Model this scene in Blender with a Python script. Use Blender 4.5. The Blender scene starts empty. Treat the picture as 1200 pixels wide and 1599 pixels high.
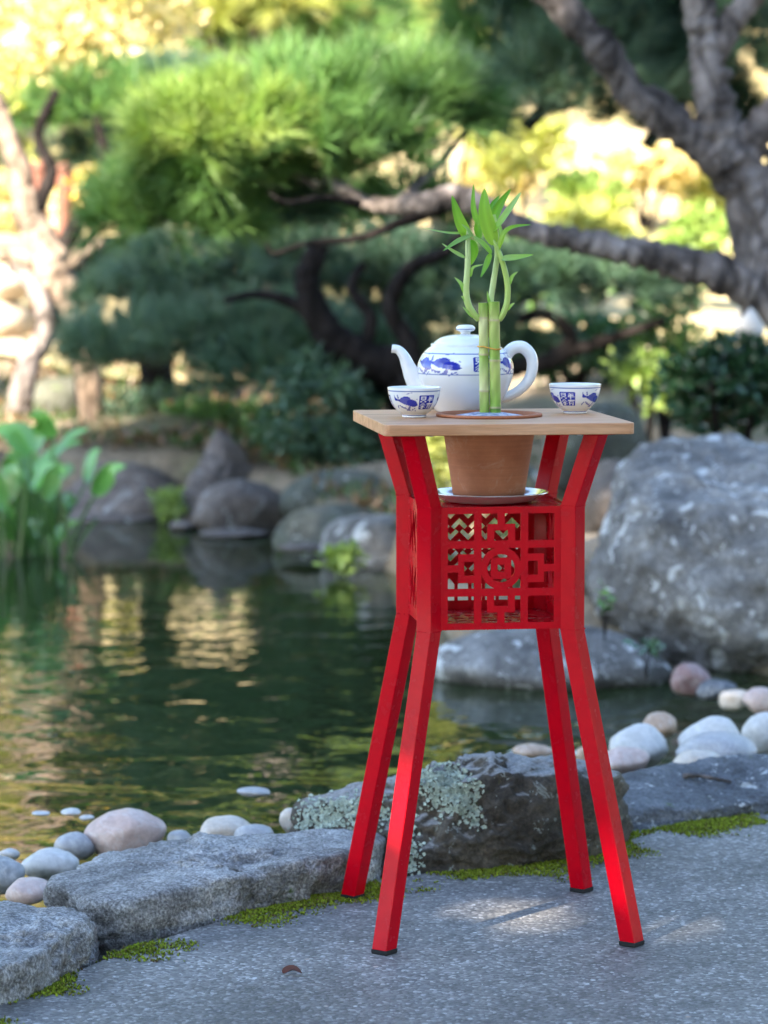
import bpy, bmesh, math, random
import numpy as np
from mathutils import Vector, noise as mnoise

S = bpy.context.scene
COL = S.collection
R = math.radians
rng = np.random.default_rng(7)
random.seed(7)

# ------------------------------------------------------------------ camera
F, CH, PITCH = 4709.0, 0.9996, 0.0928          # focal length (px of a 1200x1599 frame), eye height, tilt
cam = bpy.data.cameras.new('camera')
cam.sensor_fit = 'VERTICAL'; cam.sensor_height = 36.0; cam.sensor_width = 27.0
cam.lens = 36.0 * F / 1599.0
cam.clip_start = 0.05; cam.clip_end = 600
cam.dof.use_dof = True; cam.dof.focus_distance = 4.20; cam.dof.aperture_fstop = 5.4
co = bpy.data.objects.new('camera', cam); COL.objects.link(co)
co.location = (0, 0, CH); co.rotation_euler = (math.pi / 2 - PITCH, 0, 0)
S.camera = co

# ------------------------------------------------------------------ light
SUN_EL = R(36); SUN_H = Vector((-0.64, -0.768)).normalized()
SUN = Vector((SUN_H.x * math.cos(SUN_EL), SUN_H.y * math.cos(SUN_EL), math.sin(SUN_EL)))
w = bpy.data.worlds.new('World'); S.world = w; w.use_nodes = True
nt = w.node_tree; bg = nt.nodes['Background']
sky = nt.nodes.new('ShaderNodeTexSky'); sky.sky_type = 'NISHITA'; sky.sun_disc = False
sky.sun_elevation = SUN_EL; sky.sun_rotation = math.atan2(SUN.x, SUN.y)
sky.air_density = 1.0; sky.dust_density = 0.4; sky.ozone_density = 1.0
nt.links.new(sky.outputs[0], bg.inputs[0]); bg.inputs[1].default_value = 0.098
sl = bpy.data.lights.new('sun', 'SUN'); sl.energy = 4.4; sl.angle = R(0.53); sl.color = (1.0, 0.87, 0.70)
so = bpy.data.objects.new('sun', sl); COL.objects.link(so)
so.rotation_euler = SUN.to_track_quat('Z', 'Y').to_euler()
S.view_settings.view_transform = 'Standard'; S.view_settings.look = 'None'
S.view_settings.gamma = 1.0; S.view_settings.use_curve_mapping = False
S.view_settings.exposure = 3.05
S.render.engine = 'CYCLES'
S.cycles.use_denoising = True
S.cycles.max_bounces = 6; S.cycles.diffuse_bounces = 3; S.cycles.glossy_bounces = 3
S.cycles.transmission_bounces = 4; S.cycles.transparent_max_bounces = 6
S.cycles.caustics_reflective = False; S.cycles.caustics_refractive = False

# ------------------------------------------------------------------ helpers
CP, SP = math.cos(PITCH), math.sin(PITCH)
def ray(u, v):
    a = (u - 600.0) / F; b = (799.5 - v) / F
    return Vector((a, CP + b * SP, -SP + b * CP))
def P(u, v, D):
    "point seen at pixel (u,v) whose distance north of the eye is D metres"
    d = ray(u, v); return Vector((0, 0, CH)) + d * (D / d.y)
def G(u, v, z=0.0):
    "point at pixel (u,v) on the level z"
    d = ray(u, v); return Vector((0, 0, CH)) + d * ((z - CH) / d.z)
def ppm(D): return F / D

def link(o, parent=None):
    COL.objects.link(o)
    if parent is not None: o.parent = parent
    return o
def tag(o, label=None, cat=None, group=None, kind=None):
    if label: o['label'] = label
    if cat: o['category'] = cat
    if group: o['group'] = group
    if kind: o['kind'] = kind
    return o
def empty(name, loc, label, cat, rz=0, group=None):
    o = bpy.data.objects.new(name, None); o.empty_display_size = .05
    o.location = loc; o.rotation_euler = (0, 0, rz); link(o)
    return tag(o, label, cat, group)
def npmesh(name, V, Fc, mat=None, parent=None, col=None, smooth=False, loc=None):
    "V (n,3), Fc (m,k) constant k, or list of tuples"
    me = bpy.data.meshes.new(name)
    V = np.asarray(V, dtype=np.float32)
    if isinstance(Fc, np.ndarray):
        m, k = Fc.shape
        me.vertices.add(len(V)); me.vertices.foreach_set('co', V.ravel())
        me.loops.add(m * k); me.loops.foreach_set('vertex_index', Fc.astype(np.int32).ravel())
        me.polygons.add(m)
        me.polygons.foreach_set('loop_start', np.arange(0, m * k, k, dtype=np.int32))
        me.update(calc_edges=True)
    else:
        me.from_pydata([tuple(map(float, p)) for p in V], [], Fc); me.update()
    if smooth: me.polygons.foreach_set('use_smooth', np.ones(len(me.polygons), dtype=bool))
    if col is not None:
        a = me.color_attributes.new('Col', 'FLOAT_COLOR', 'POINT')
        c = np.ones((len(V), 4), dtype=np.float32); c[:, :3] = col
        a.data.foreach_set('color', c.ravel())
    if mat: me.materials.append(mat)
    o = bpy.data.objects.new(name, me)
    if loc is not None: o.location = loc
    return link(o, parent)
def bmobj(name, bm, mat, parent=None, smooth=False, loc=None):
    me = bpy.data.meshes.new(name); bm.to_mesh(me); bm.free()
    if smooth: me.polygons.foreach_set('use_smooth', np.ones(len(me.polygons), dtype=bool))
    me.materials.append(mat)
    o = bpy.data.objects.new(name, me)
    if loc is not None: o.location = loc
    return link(o, parent)
def bevel(o, w_, seg=2):
    m = o.modifiers.new('bevel', 'BEVEL'); m.width = w_; m.segments = seg; m.limit_method = 'ANGLE'
    m.angle_limit = R(35)
    for p in o.data.polygons: p.use_smooth = True
    if hasattr(m, 'harden_normals'): m.harden_normals = True
    return o

# ---- materials
class Nd:
    def __init__(s, name):
        s.m = bpy.data.materials.new(name); s.m.use_nodes = True
        s.t = s.m.node_tree; s.b = s.t.nodes['Principled BSDF']; s.out = s.t.nodes['Material Output']
    def n(s, ty, **kw):
        x = s.t.nodes.new(ty)
        for k, v in kw.items():
            if k in x.inputs.keys(): x.inputs[k].default_value = v
            else: setattr(x, k, v)
        return x
    def l(s, a, b): s.t.links.new(a, b)
    def coord(s, kind='Object', scale=(1, 1, 1)):
        tc = s.n('ShaderNodeTexCoord'); mp = s.n('ShaderNodeMapping'); mp.inputs['Scale'].default_value = scale
        s.l(tc.outputs[kind], mp.inputs[0]); return mp.outputs[0]
    def noise(s, vec, scale, detail=4, rough=.55, dist=0):
        x = s.n('ShaderNodeTexNoise'); x.inputs['Scale'].default_value = scale
        x.inputs['Detail'].default_value = detail; x.inputs['Roughness'].default_value = rough
        x.inputs['Distortion'].default_value = dist; s.l(vec, x.inputs['Vector']); return x.outputs[0]
    def voro(s, vec, scale, feature='F1', out=0):
        x = s.n('ShaderNodeTexVoronoi'); x.feature = feature; x.inputs['Scale'].default_value = scale
        s.l(vec, x.inputs['Vector']); return x.outputs[out]
    def ramp(s, fac, stops):
        x = s.n('ShaderNodeValToRGB'); e = x.color_ramp.elements
        while len(e) < len(stops): e.new(0.5)
        for i, (p, c) in enumerate(stops):
            e[i].position = p; e[i].color = (*c, 1) if not isinstance(c, (int, float)) else (c, c, c, 1)
        s.l(fac, x.inputs[0]); return x.outputs[0]
    def mix(s, fac, a, b, mode='MIX'):
        x = s.n('ShaderNodeMix'); x.data_type = 'RGBA'; x.blend_type = mode
        for i, v in ((0, fac), (6, a), (7, b)):
            if isinstance(v, (int, float)): x.inputs[i].default_value = v
            elif isinstance(v, tuple): x.inputs[i].default_value = (*v, 1)
            else: s.l(v, x.inputs[i])
        return x.outputs[2]
    def math(s, op, a, b=0.0):
        x = s.n('ShaderNodeMath'); x.operation = op
        for i, v in ((0, a), (1, b)):
            if isinstance(v, (int, float)): x.inputs[i].default_value = v
            else: s.l(v, x.inputs[i])
        return x.outputs[0]
    def bump(s, h, strength=.5, dist=.01, nrm=None):
        x = s.n('ShaderNodeBump'); x.inputs['Strength'].default_value = strength
        x.inputs['Distance'].default_value = dist; s.l(h, x.inputs['Height'])
        if nrm is not None: s.l(nrm, x.inputs['Normal'])
        return x.outputs[0]
    def set(s, **kw):
        for k, v in kw.items():
            i = s.b.inputs[k.replace('_', ' ')]
            if isinstance(v, (int, float)): i.default_value = v
            elif isinstance(v, tuple): i.default_value = (*v, 1)
            else: s.l(v, i)
        return s

def m_rock(name, c1, c2, c3, sky_sheen=0., lichen=0.0, lcol=(.55, .57, .56), moss=0.0, scale=1.0, rough=.8, lscale=9., fine=1.0, grit=.6):
    d = Nd(name); v = d.coord('Object', (scale,) * 3)
    oi = d.n('ShaderNodeObjectInfo')
    ad = d.n('ShaderNodeVectorMath'); ad.operation = 'ADD'; d.l(v, ad.inputs[0])
    cx = d.n('ShaderNodeCombineXYZ'); sc = d.math('MULTIPLY', oi.outputs['Random'], 37.0)
    d.l(sc, cx.inputs[0]); d.l(sc, cx.inputs[1]); d.l(cx.outputs[0], ad.inputs[1]); v = ad.outputs[0]
    big = d.noise(v, 3.2, 6, .6, .6); med = d.noise(v, 17, 6, .65); fi = d.noise(v, 110 * fine, 4, .7)
    c = d.ramp(big, [(.32, c1), (.5, c2), (.68, c3)])
    c = d.mix(.75, c, d.ramp(med, [(.3, .35), (.5, .85), (.72, 1.35)]), 'MULTIPLY')
    c = d.mix(grit, c, d.ramp(fi, [(.36, .35), (.52, 1.0), (.66, 1.9)]), 'MULTIPLY')
    if lichen > 0:
        ln = d.noise(v, lscale, 5, .62, 1.2)
        lm = d.ramp(ln, [(.66 - .16 * lichen, 0.), (.70 - .16 * lichen, 1.)])
        c = d.mix(d.math('MULTIPLY', lm, .85), c, lcol)
        dv = d.n('ShaderNodeVectorMath'); dv.operation = 'ADD'; nz_ = d.n('ShaderNodeTexNoise'); nz_.inputs['Scale'].default_value = lscale * 5; nz_.inputs['Detail'].default_value = 3; d.l(v, nz_.inputs['Vector']); ns = d.n('ShaderNodeVectorMath'); ns.operation = 'SCALE'; ns.inputs['Scale'].default_value = 1.2 / lscale; d.l(nz_.outputs['Color'], ns.inputs[0]); d.l(v, dv.inputs[0]); d.l(ns.outputs[0], dv.inputs[1]); vs = d.voro(dv.outputs[0], lscale * 1.9); sp = d.ramp(vs, [(.10 + .1 * lichen, 1.), (.16 + .12 * lichen, 0.)])
        c = d.mix(d.math('MULTIPLY', sp, .7), c, tuple(min(1, x * 1.15) for x in lcol))
    if moss > 0:
        mn = d.noise(v, 14, 6, .7)
        mm = d.ramp(mn, [(.70 - .25 * moss, 0.), (.78 - .25 * moss, 1.)])
        c = d.mix(mm, c, d.ramp(fi, [(.3, (.035, .06, .008)), (.7, (.12, .20, .02))]))
    if sky_sheen > 0:  # upward faces painted paler: sky sheen put into the rock colour
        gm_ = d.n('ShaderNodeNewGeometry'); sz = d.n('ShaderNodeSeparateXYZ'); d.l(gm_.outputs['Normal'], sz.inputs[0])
        cm = d.ramp(d.math('MULTIPLY', d.math('ADD', sz.outputs[2], d.math('MULTIPLY', d.noise(v, 20, 5, .7), .5)), .5), [(.50, 0.), (.57, sky_sheen)])
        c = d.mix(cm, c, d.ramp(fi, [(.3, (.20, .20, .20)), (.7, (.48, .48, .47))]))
    h = d.math('ADD', d.math('MULTIPLY', med, .6), d.math('MULTIPLY', fi, .45))
    d.set(Base_Color=c, Roughness=rough, Normal=d.bump(h, .9, .016))
    d.b.inputs['Specular IOR Level'].default_value = .45
    return d.m
def m_simple(name, col, rough=.5, spec=.5, coat=0., metal=0.):
    d = Nd(name); d.set(Base_Color=col, Roughness=rough, Metallic=metal)
    d.b.inputs['Specular IOR Level'].default_value = spec; d.b.inputs['Coat Weight'].default_value = coat
    d.b.inputs['Coat Roughness'].default_value = .15
    return d.m
def m_leaf(name, trans=.35, rough=.45, tint=(1.1, 1.15, .55), gloss=.4):
    d = Nd(name); a = d.n('ShaderNodeVertexColor'); a.layer_name = 'Col'
    d.set(Base_Color=a.outputs[0], Roughness=rough); d.b.inputs['Specular IOR Level'].default_value = gloss
    tr = d.n('ShaderNodeBsdfTranslucent'); d.l(d.mix(1.0, a.outputs[0], tint, 'MULTIPLY'), tr.inputs[0])
    mx = d.n('ShaderNodeMixShader'); mx.inputs[0].default_value = trans
    d.l(d.b.outputs[0], mx.inputs[1]); d.l(tr.outputs[0], mx.inputs[2]); d.l(mx.outputs[0], d.out.inputs[0])
    return d.m
def m_bark(name, c1, c2, c3, sc=1.0):
    d = Nd(name); v = d.coord('Object', (sc, sc, sc * .55))
    n1 = d.noise(v, 7, 6, .65, .8); n2 = d.noise(v, 38, 5, .7, .4)
    vo = d.voro(v, 9, 'DISTANCE_TO_EDGE')
    c = d.ramp(n1, [(.33, c1), (.5, c2), (.68, c3)])
    c = d.mix(.7, c, d.ramp(n2, [(.3, .4), (.55, 1.), (.75, 1.4)]), 'MULTIPLY')
    cr = d.ramp(vo, [(.0, .3), (.14, 1.)])
    c = d.mix(.8, c, cr, 'MULTIPLY')
    h = d.math('ADD', d.math('MULTIPLY', cr, .5), n2)
    d.set(Base_Color=c, Roughness=.85, Normal=d.bump(h, 1.0, .025)); d.b.inputs['Specular IOR Level'].default_value = .12; return d.m

# paint
d = Nd('red_paint'); v = d.coord()
n1 = d.noise(v, 40, 4); n2 = d.noise(v, 500, 2)
d.set(Base_Color=d.mix(d.ramp(n1, [(.4, 0.), (.7, 1.)]), (.52, .0004, .0095), (.44, .0003, .0095)), Roughness=d.ramp(n1, [(.3, .20), (.7, .30)]),
      Normal=d.bump(n2, .06, .001))
d.b.inputs['Specular IOR Level'].default_value = .13
RED = d.m
BLACK_RUBBER = m_simple('black_rubber', (.012, .012, .013), .7, .3)
# wood
d = Nd('board_wood'); v = d.coord('Object', (2.2, 26, 26))
g = d.noise(v, 3.0, 6, .6, .5); v2 = d.coord('Object', (6, 160, 160)); g2 = d.noise(v2, 3, 3, .6)
v3 = d.coord('Object', (.8, 12, 1)); st = d.n('ShaderNodeTexWhiteNoise'); st.noise_dimensions = '1D'
sx = d.n('ShaderNodeSeparateXYZ'); d.l(v3, sx.inputs[0]); d.l(d.math('FLOOR', d.math('MULTIPLY', sx.outputs[1], 1.9)), st.inputs['W'])
c = d.ramp(g, [(.28, (.42, .18, .075)), (.5, (.56, .285, .14)), (.72, (.66, .375, .21))])
c = d.mix(.55, c, d.ramp(g2, [(.3, .72), (.6, 1.08)]), 'MULTIPLY')
c = d.mix(.22, c, d.ramp(st.outputs[0], [(0., .6), (1., 1.25)]), 'MULTIPLY')
d.set(Base_Color=c, Roughness=.48, Normal=d.bump(g2, .12, .001)); WOOD = d.m
# terracotta
d = Nd('terracotta'); v = d.coord()
a = d.noise(v, 22, 5); b_ = d.noise(v, 300, 3)
v4 = d.coord('Object', (1, 1, 60)); ring = d.noise(v4, 6, 3); bloom = d.noise(v, 30, 5, .7, .6)
c = d.ramp(a, [(.3, (.36, .125, .058)), (.7, (.47, .185, .092))]); c = d.mix(.35, c, d.ramp(ring, [(.3, .75), (.7, 1.15)]), 'MULTIPLY')
c = d.mix(d.ramp(bloom, [(.56, 0.), (.74, .40)]), c, (.58, .42, .33))
d.set(Base_Color=c, Roughness=.8, Normal=d.bump(d.math('ADD', b_, ring), .2, .001)); TERRA = d.m
# porcelain with printed blue (colour attribute)
d = Nd('porcelain'); a = d.n('ShaderNodeVertexColor'); a.layer_name = 'Col'
d.set(Base_Color=a.outputs[0], Roughness=.16); d.b.inputs['Coat Weight'].default_value = .5; d.b.inputs['Coat Roughness'].default_value = .06
PORC = d.m
SAUCER = Nd('saucer_glass'); SAUCER.set(Base_Color=(.55, .56, .57), Roughness=.16, IOR=1.5)
SAUCER.b.inputs['Transmission Weight'].default_value = .45; SAUCER.b.inputs['Coat Weight'].default_value = .6
SAUCER = SAUCER.m
STEEL = m_simple('screw_steel', (.6, .6, .6), .3, .5, 0, 1.)
GOLD = m_simple('gold_wire', (.62, .33, .06), .35, .5, 0, .7)
PLANT = m_leaf('bamboo_leaf', .45, .33, (1.05, 1.15, .5), .5)
STALK = m_leaf('bamboo_stalk', .06, .33, (1, 1, .6), .5)
NEEDLE = m_leaf('pine_needle', .26, .42, (1.15, 1.1, .5), .45)
LEAF = m_leaf('broad_leaf', .34, .4, (1.15, 1.1, .45), .45)
GLOSSLEAF = m_leaf('glossy_leaf', .15, .22, (1.1, 1.1, .5), .6)
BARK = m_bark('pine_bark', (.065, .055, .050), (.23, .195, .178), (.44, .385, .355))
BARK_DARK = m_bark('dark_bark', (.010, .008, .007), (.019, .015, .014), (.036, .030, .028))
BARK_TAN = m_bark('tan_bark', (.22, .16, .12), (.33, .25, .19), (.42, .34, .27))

R_GREY = m_rock('rock_grey', (.075, .07, .065), (.18, .172, .162), (.30, .29, .275), lichen=.40, lcol=(.58, .59, .58), moss=.12, lscale=9.)
R_SLAB = m_rock('rock_slab', (.17, .165, .16), (.33, .325, .32), (.50, .50, .49), lichen=.12, moss=.20, lscale=16, scale=1.6, lcol=(.45, .46, .46), grit=.95, fine=1.2)
R_DARK = m_rock('rock_dark', (.032, .029, .025), (.085, .072, .054), (.17, .145, .105), lichen=.06, lcol=(.26, .29, .27), moss=.16, scale=1.5, sky_sheen=.75)
R_BLUE = m_rock('rock_bluegrey', (.07, .075, .085), (.13, .14, .155), (.20, .21, .225), lichen=.2, moss=.22, scale=1.3)
R_FAR = m_rock('rock_far', (.075, .06, .05), (.14, .115, .10), (.22, .185, .16), lichen=.25, moss=.15, lcol=(.3, .3, .29))
R_FAR2 = m_rock('rock_far_mossy', (.05, .055, .04), (.09, .095, .07), (.15, .14, .11), lichen=.1, moss=.3)
R_PALE = m_rock('rock_pale', (.30, .30, .30), (.42, .42, .41), (.5, .5, .49), lichen=.1, scale=1.0)
R_TAN = m_rock('rock_tan', (.35, .28, .21), (.48, .40, .31), (.56, .48, .40), scale=1.0)
def m_pebble(name, c1, c2):
    d = Nd(name); v = d.coord(); a = d.noise(v, 9, 5, .6, .8); b = d.noise(v, 90, 4, .7)
    vn = d.noise(v, 14, 3, .5, 2.5); c = d.ramp(a, [(.3, c1), (.7, c2)]); c = d.mix(d.ramp(vn, [(.46, 0.), (.5, .35), (.54, 0.)]), c, (.62, .60, .57)); c = d.mix(.65, c, d.ramp(b, [(.3, .7), (.65, 1.15)]), 'MULTIPLY')
    d.set(Base_Color=c, Roughness=.5, Normal=d.bump(b, .2, .004)); return d.m
PB = {'pink': m_pebble('pebble_pink', (.47, .33, .28), (.57, .44, .38)), 'white': m_pebble('pebble_white', (.46, .45, .43), (.60, .59, .57)),
      'cream': m_pebble('pebble_cream', (.48, .40, .32), (.60, .55, .48)), 'blue': m_pebble('pebble_blue', (.29, .29, .30), (.43, .43, .43)),
      'grey': m_pebble('pebble_grey', (.24, .25, .25), (.38, .38, .38)), 'tan': m_pebble('pebble_tan', (.36, .24, .16), (.50, .36, .26)),
      'plum': m_pebble('pebble_plum', (.20, .11, .10), (.32, .20, .19)), 'dark': m_pebble('pebble_dark', (.05, .055, .065), (.11, .115, .13))}

# ------------------------------------------------------------------ the ground
EX = np.array([-9, -2.2, -1.2, -.487, -.377, -.16, 0, .2, .4, .655, 1.2, 2.2, 9])
EY = np.array([-4, 1.6, 2.75, 3.82, 4.08, 4.41, 4.57, 4.69, 4.91, 5.14, 5.5, 5.9, 7.5])
def edge(x): return np.interp(x, EX, EY)
FX = np.array([-9, -.8, -.35, -.05, .08, .2, .9, 1.5, 9])
FY = np.array([11.9, 11.85, 11.2, 10.1, 9.6, 7.75, 7.6, 6.7, 6.6])
def far(x): return np.interp(x, FX, FY)
WATER_Z = -.12
def terrain_h(x, y):
    e = y - edge(x); f_ = y - far(x)
    near = np.interp(e, [-.05, .15, .45, .75, 1.2], [-.03, -.05, -.10, -.20, -.5])
    land = np.interp(y, [0, 11, 12, 14, 17, 21, 25, 30, 40, 400], [.0, .0, .10, .22, .50, 1.05, 2.3, 4.6, 7.0, 30])
    bank = np.interp(f_, [-.5, -.05, .25, .6], [-.5, -.22, 0., .02])
    z = np.where(f_ < -.5, near, np.maximum(bank, np.where(f_ > -.05, near * 0 - 9, -9)))
    z = np.where(f_ > .1, np.maximum(z, np.minimum(land, bank + land)), z)
    return z
xs = np.unique(np.concatenate([np.linspace(-3.5, 3.5, 141), np.linspace(-14, 14, 57), np.array([-300, -150, -80, -50, -30, -20, 20, 30, 50, 80, 150, 300])]))
ys = np.unique(np.concatenate([np.linspace(2, 14, 241), np.linspace(14, 32, 91), np.linspace(-6, 2, 17), np.array([-300, -100, -40, -15, 38, 50, 80, 150, 300])]))
XX, YY = np.meshgrid(xs, ys); ZZ = terrain_h(XX, YY)
nz = np.array([mnoise.fractal(Vector((x * .9, y * .9, 3.1)), 1.0, 2.0, 4) for x, y in zip(XX.ravel(), YY.ravel())]).reshape(XX.shape)
ZZ = ZZ + nz * np.clip((YY - far(XX)) * .12, 0, .10) * (YY > far(XX))
V = np.stack([XX.ravel(), YY.ravel(), ZZ.ravel()], 1); nx_ = len(xs)
idx = np.arange(len(V)).reshape(XX.shape)
Fq = np.stack([idx[:-1, :-1], idx[:-1, 1:], idx[1:, 1:], idx[1:, :-1]], -1).reshape(-1, 4)
def ground_z(x, y): return float(terrain_h(np.array(x), np.array(y)))
d = Nd('garden_soil'); v = d.coord()
n1 = d.noise(v, .9, 5, .6); n2 = d.noise(v, 14, 6, .7); n3 = d.noise(v, 60, 3, .7)
c = d.ramp(n1, [(.36, (.10, .11, .045)), (.5, (.26, .20, .13)), (.66, (.40, .32, .23))])
c = d.mix(.8, c, d.ramp(n2, [(.3, .35), (.55, 1.), (.75, 1.4)]), 'MULTIPLY')
d.set(Base_Color=c, Roughness=.95, Normal=d.bump(d.math('ADD', n2, n3), .8, .03)); SOIL = d.m
tag(npmesh('ground', V, Fq, SOIL, smooth=True), kind='structure')

d = Nd('brightened_ground'); v = d.coord(); n1 = d.noise(v, 1.4, 5, .6); n2 = d.noise(v, 30, 4, .7)
d.set(Base_Color=d.mix(.5, d.ramp(n1, [(.35, (.26, .24, .10)), (.5, (.40, .32, .17)), (.65, (.52, .43, .28))]), d.ramp(n2, [(.3, .6), (.7, 1.2)]), 'MULTIPLY'), Roughness=.95, Normal=d.bump(n2, .6, .02)); BRIGHTG = d.m
cx = np.linspace(-9, 9, 109); cyt = np.linspace(0, 1, 81); CX, CT = np.meshgrid(cx, cyt)
lo = 15.0 + .5 * np.sin(CX * 1.3) + .3 * np.sin(CX * 2.9 + 1); hi = 31 + .6 * np.sin(CX * .9 + 2); CY = lo + (hi - lo) * CT
nzc = np.array([mnoise.fractal(Vector((x * .9, y * .9, 3.1)), 1.0, 2.0, 4) for x, y in zip(CX.ravel(), CY.ravel())]).reshape(CX.shape)
CZ = terrain_h(CX, CY) + nzc * np.clip((CY - far(CX)) * .12, 0, .10) + .035
ci = np.arange(CX.size).reshape(CX.shape)
tag(npmesh('brightened_slope', np.stack([CX.ravel(), CY.ravel(), CZ.ravel()], 1), np.stack([ci[:-1, :-1], ci[:-1, 1:], ci[1:, 1:], ci[1:, :-1]], -1).reshape(-1, 4), BRIGHTG, smooth=True), kind='structure')  # pale sheet added over the soil, sunlit brightness put into its colour
# pavement of exposed aggregate
d = Nd('aggregate_pavement'); v = d.coord()
va = d.n('ShaderNodeTexVoronoi'); va.inputs['Scale'].default_value = 190; d.l(v, va.inputs['Vector'])
vb = d.n('ShaderNodeTexVoronoi'); vb.inputs['Scale'].default_value = 95; d.l(v, vb.inputs['Vector'])
big = d.noise(v, 2.3, 5, .6); med = d.noise(v, 22, 5, .65)
sa = d.n('ShaderNodeSeparateColor'); d.l(va.outputs['Color'], sa.inputs[0])
sb = d.n('ShaderNodeSeparateColor'); d.l(vb.outputs['Color'], sb.inputs[0])
c = d.ramp(sa.outputs[0], [(.0, (.09, .086, .08)), (.5, (.148, .142, .132)), (.85, (.21, .202, .188)), (.97, (.36, .35, .335))])
big_st = d.ramp(d.math('ADD', d.math('MULTIPLY', sb.outputs[1], 1.0), d.math('MULTIPLY', vb.outputs['Distance'], -.12)), [(.94, 0.), (.95, 1.)])
big_in = d.ramp(vb.outputs['Distance'], [(.30, 1.), (.42, 0.)])
c = d.mix(d.math('MULTIPLY', big_st, big_in), c, d.ramp(sb.outputs[0], [(.0, (.35, .34, .33)), (.7, (.62, .62, .6)), (1., (.35, .24, .17))]))
c = d.mix(.7, c, d.ramp(med, [(.3, .6), (.5, 1.), (.7, 1.25)]), 'MULTIPLY')
c = d.mix(.85, c, d.ramp(big, [(.32, .55), (.5, .95), (.68, 1.3)]), 'MULTIPLY')
st_ = d.noise(v, 6.5, 6, .7, 1.2); c = d.mix(.7, c, d.ramp(st_, [(.34, .6), (.46, 1.0), (.75, 1.1)]), 'MULTIPLY')
hh = d.math('ADD', d.math('MULTIPLY', va.outputs['Distance'], -1.), d.math('MULTIPLY', big_st, .5))
d.set(Base_Color=c, Roughness=.62, Normal=d.bump(d.math('ADD', hh, d.math('MULTIPLY', med, 1.5)), .40, .004)); PAVE = d.m
px = np.concatenate([np.array([-9, -4, -2.2]), np.arange(-1.6, 1.6, .02), np.array([2.2, 4, 9])])
py = edge(px) + .03 + np.array([mnoise.noise(Vector((x * 9, 0, 1.3))) * .025 for x in px])
pv = [(x, y, 0.0) for x, y in zip(px, py)] + [(x, -4.5, 0.0) for x in px]
m_ = len(px); pf = [(i + m_, i + 1 + m_, i + 1, i) for i in range(m_ - 1)]
tag(npmesh('pavement', np.array(pv), pf, PAVE), kind='structure')

# water
d = Nd('pond_water'); v = d.coord()
gm = d.n('ShaderNodeNewGeometry')
n1 = d.noise(v, 4.3, 2, .5, .6); n2 = d.noise(v, 12, 2, .5, .4)
vv = d.coord('Object', (1.0, 1.0, 1.0)); calm = d.noise(vv, .8, 2)
sx = d.n('ShaderNodeSeparateXYZ'); d.l(v, sx.inputs[0])
amt = d.n('ShaderNodeMapRange'); amt.inputs[1].default_value = 9.9; amt.inputs[2].default_value = 7.8
amt.inputs[3].default_value = .12; amt.inputs[4].default_value = 1.0; d.l(sx.outputs[1], amt.inputs[0])
hgt = d.math('MULTIPLY', d.math('ADD', n1, d.math('MULTIPLY', n2, .20)), d.math('MULTIPLY', amt.outputs[0], d.ramp(calm, [(.3, .5), (.6, 1.)])))
bp = d.bump(hgt, 1.0, .0115)
fr = d.n('ShaderNodeFresnel'); fr.inputs[0].default_value = 1.34; d.l(bp, fr.inputs['Normal'])
gl = d.n('ShaderNodeBsdfGlossy'); gl.inputs['Roughness'].default_value = .02; d.l(bp, gl.inputs['Normal'])
df = d.n('ShaderNodeBsdfDiffuse'); df.inputs[0].default_value = (.022, .038, .012, 1)
tp = d.n('ShaderNodeBsdfTransparent'); tp.inputs[0].default_value = (.26, .36, .20, 1)
m1 = d.n('ShaderNodeMixShader'); m1.inputs[0].default_value = .30; d.l(df.outputs[0], m1.inputs[1]); d.l(tp.outputs[0], m1.inputs[2])
m2 = d.n('ShaderNodeMixShader'); d.l(fr.outputs[0], m2.inputs[0]); d.l(m1.outputs[0], m2.inputs[1]); d.l(gl.outputs[0], m2.inputs[2])
d.l(m2.outputs[0], d.out.inputs[0]); WATER = d.m
wx = np.linspace(-9, 9, 61); near_e = edge(wx) + .12; far_e = far(wx) + .3
wv = [(x, y, WATER_Z) for x, y in zip(wx, near_e)] + [(x, y, WATER_Z) for x, y in zip(wx, far_e)]
wf = [(i, i + 1, i + 62, i + 61) for i in range(60)]
tag(npmesh('water', np.array(wv), wf, WATER), kind='structure')

# ------------------------------------------------------------------ rocks
def hull_planes(pts):
    bm = bmesh.new()
    for p in pts: bm.verts.new(p)
    r = bmesh.ops.convex_hull(bm, input=bm.verts)
    bm.normal_update(); c = Vector(np.mean([list(p) for p in pts], axis=0))
    N, Hh = [], []
    for f in bm.faces:
        n = f.normal.copy()
        h = n.dot(f.verts[0].co - c)
        if h < 0: n, h = -n, -h
        if h > 1e-5: N.append(n); Hh.append(h)
    bm.free(); return np.array(N), np.array(Hh), np.array(c)
_ico = {}
def ico(sub):
    if sub not in _ico:
        bm = bmesh.new(); bmesh.ops.create_icosphere(bm, subdivisions=sub, radius=1)
        v = np.array([p.co for p in bm.verts]); f = np.array([[q.index for q in t.verts] for t in bm.faces])
        bm.free(); v /= np.linalg.norm(v, axis=1)[:, None]; _ico[sub] = (v, f)
    return _ico[sub]
def fbm(P_, sc, seed, octv=4):
    o = Vector((seed * 3.17, seed * 1.31, seed * 7.7))
    return np.array([mnoise.fractal(Vector(p) * sc + o, 1.0, 2.1, octv) for p in P_])
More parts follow.
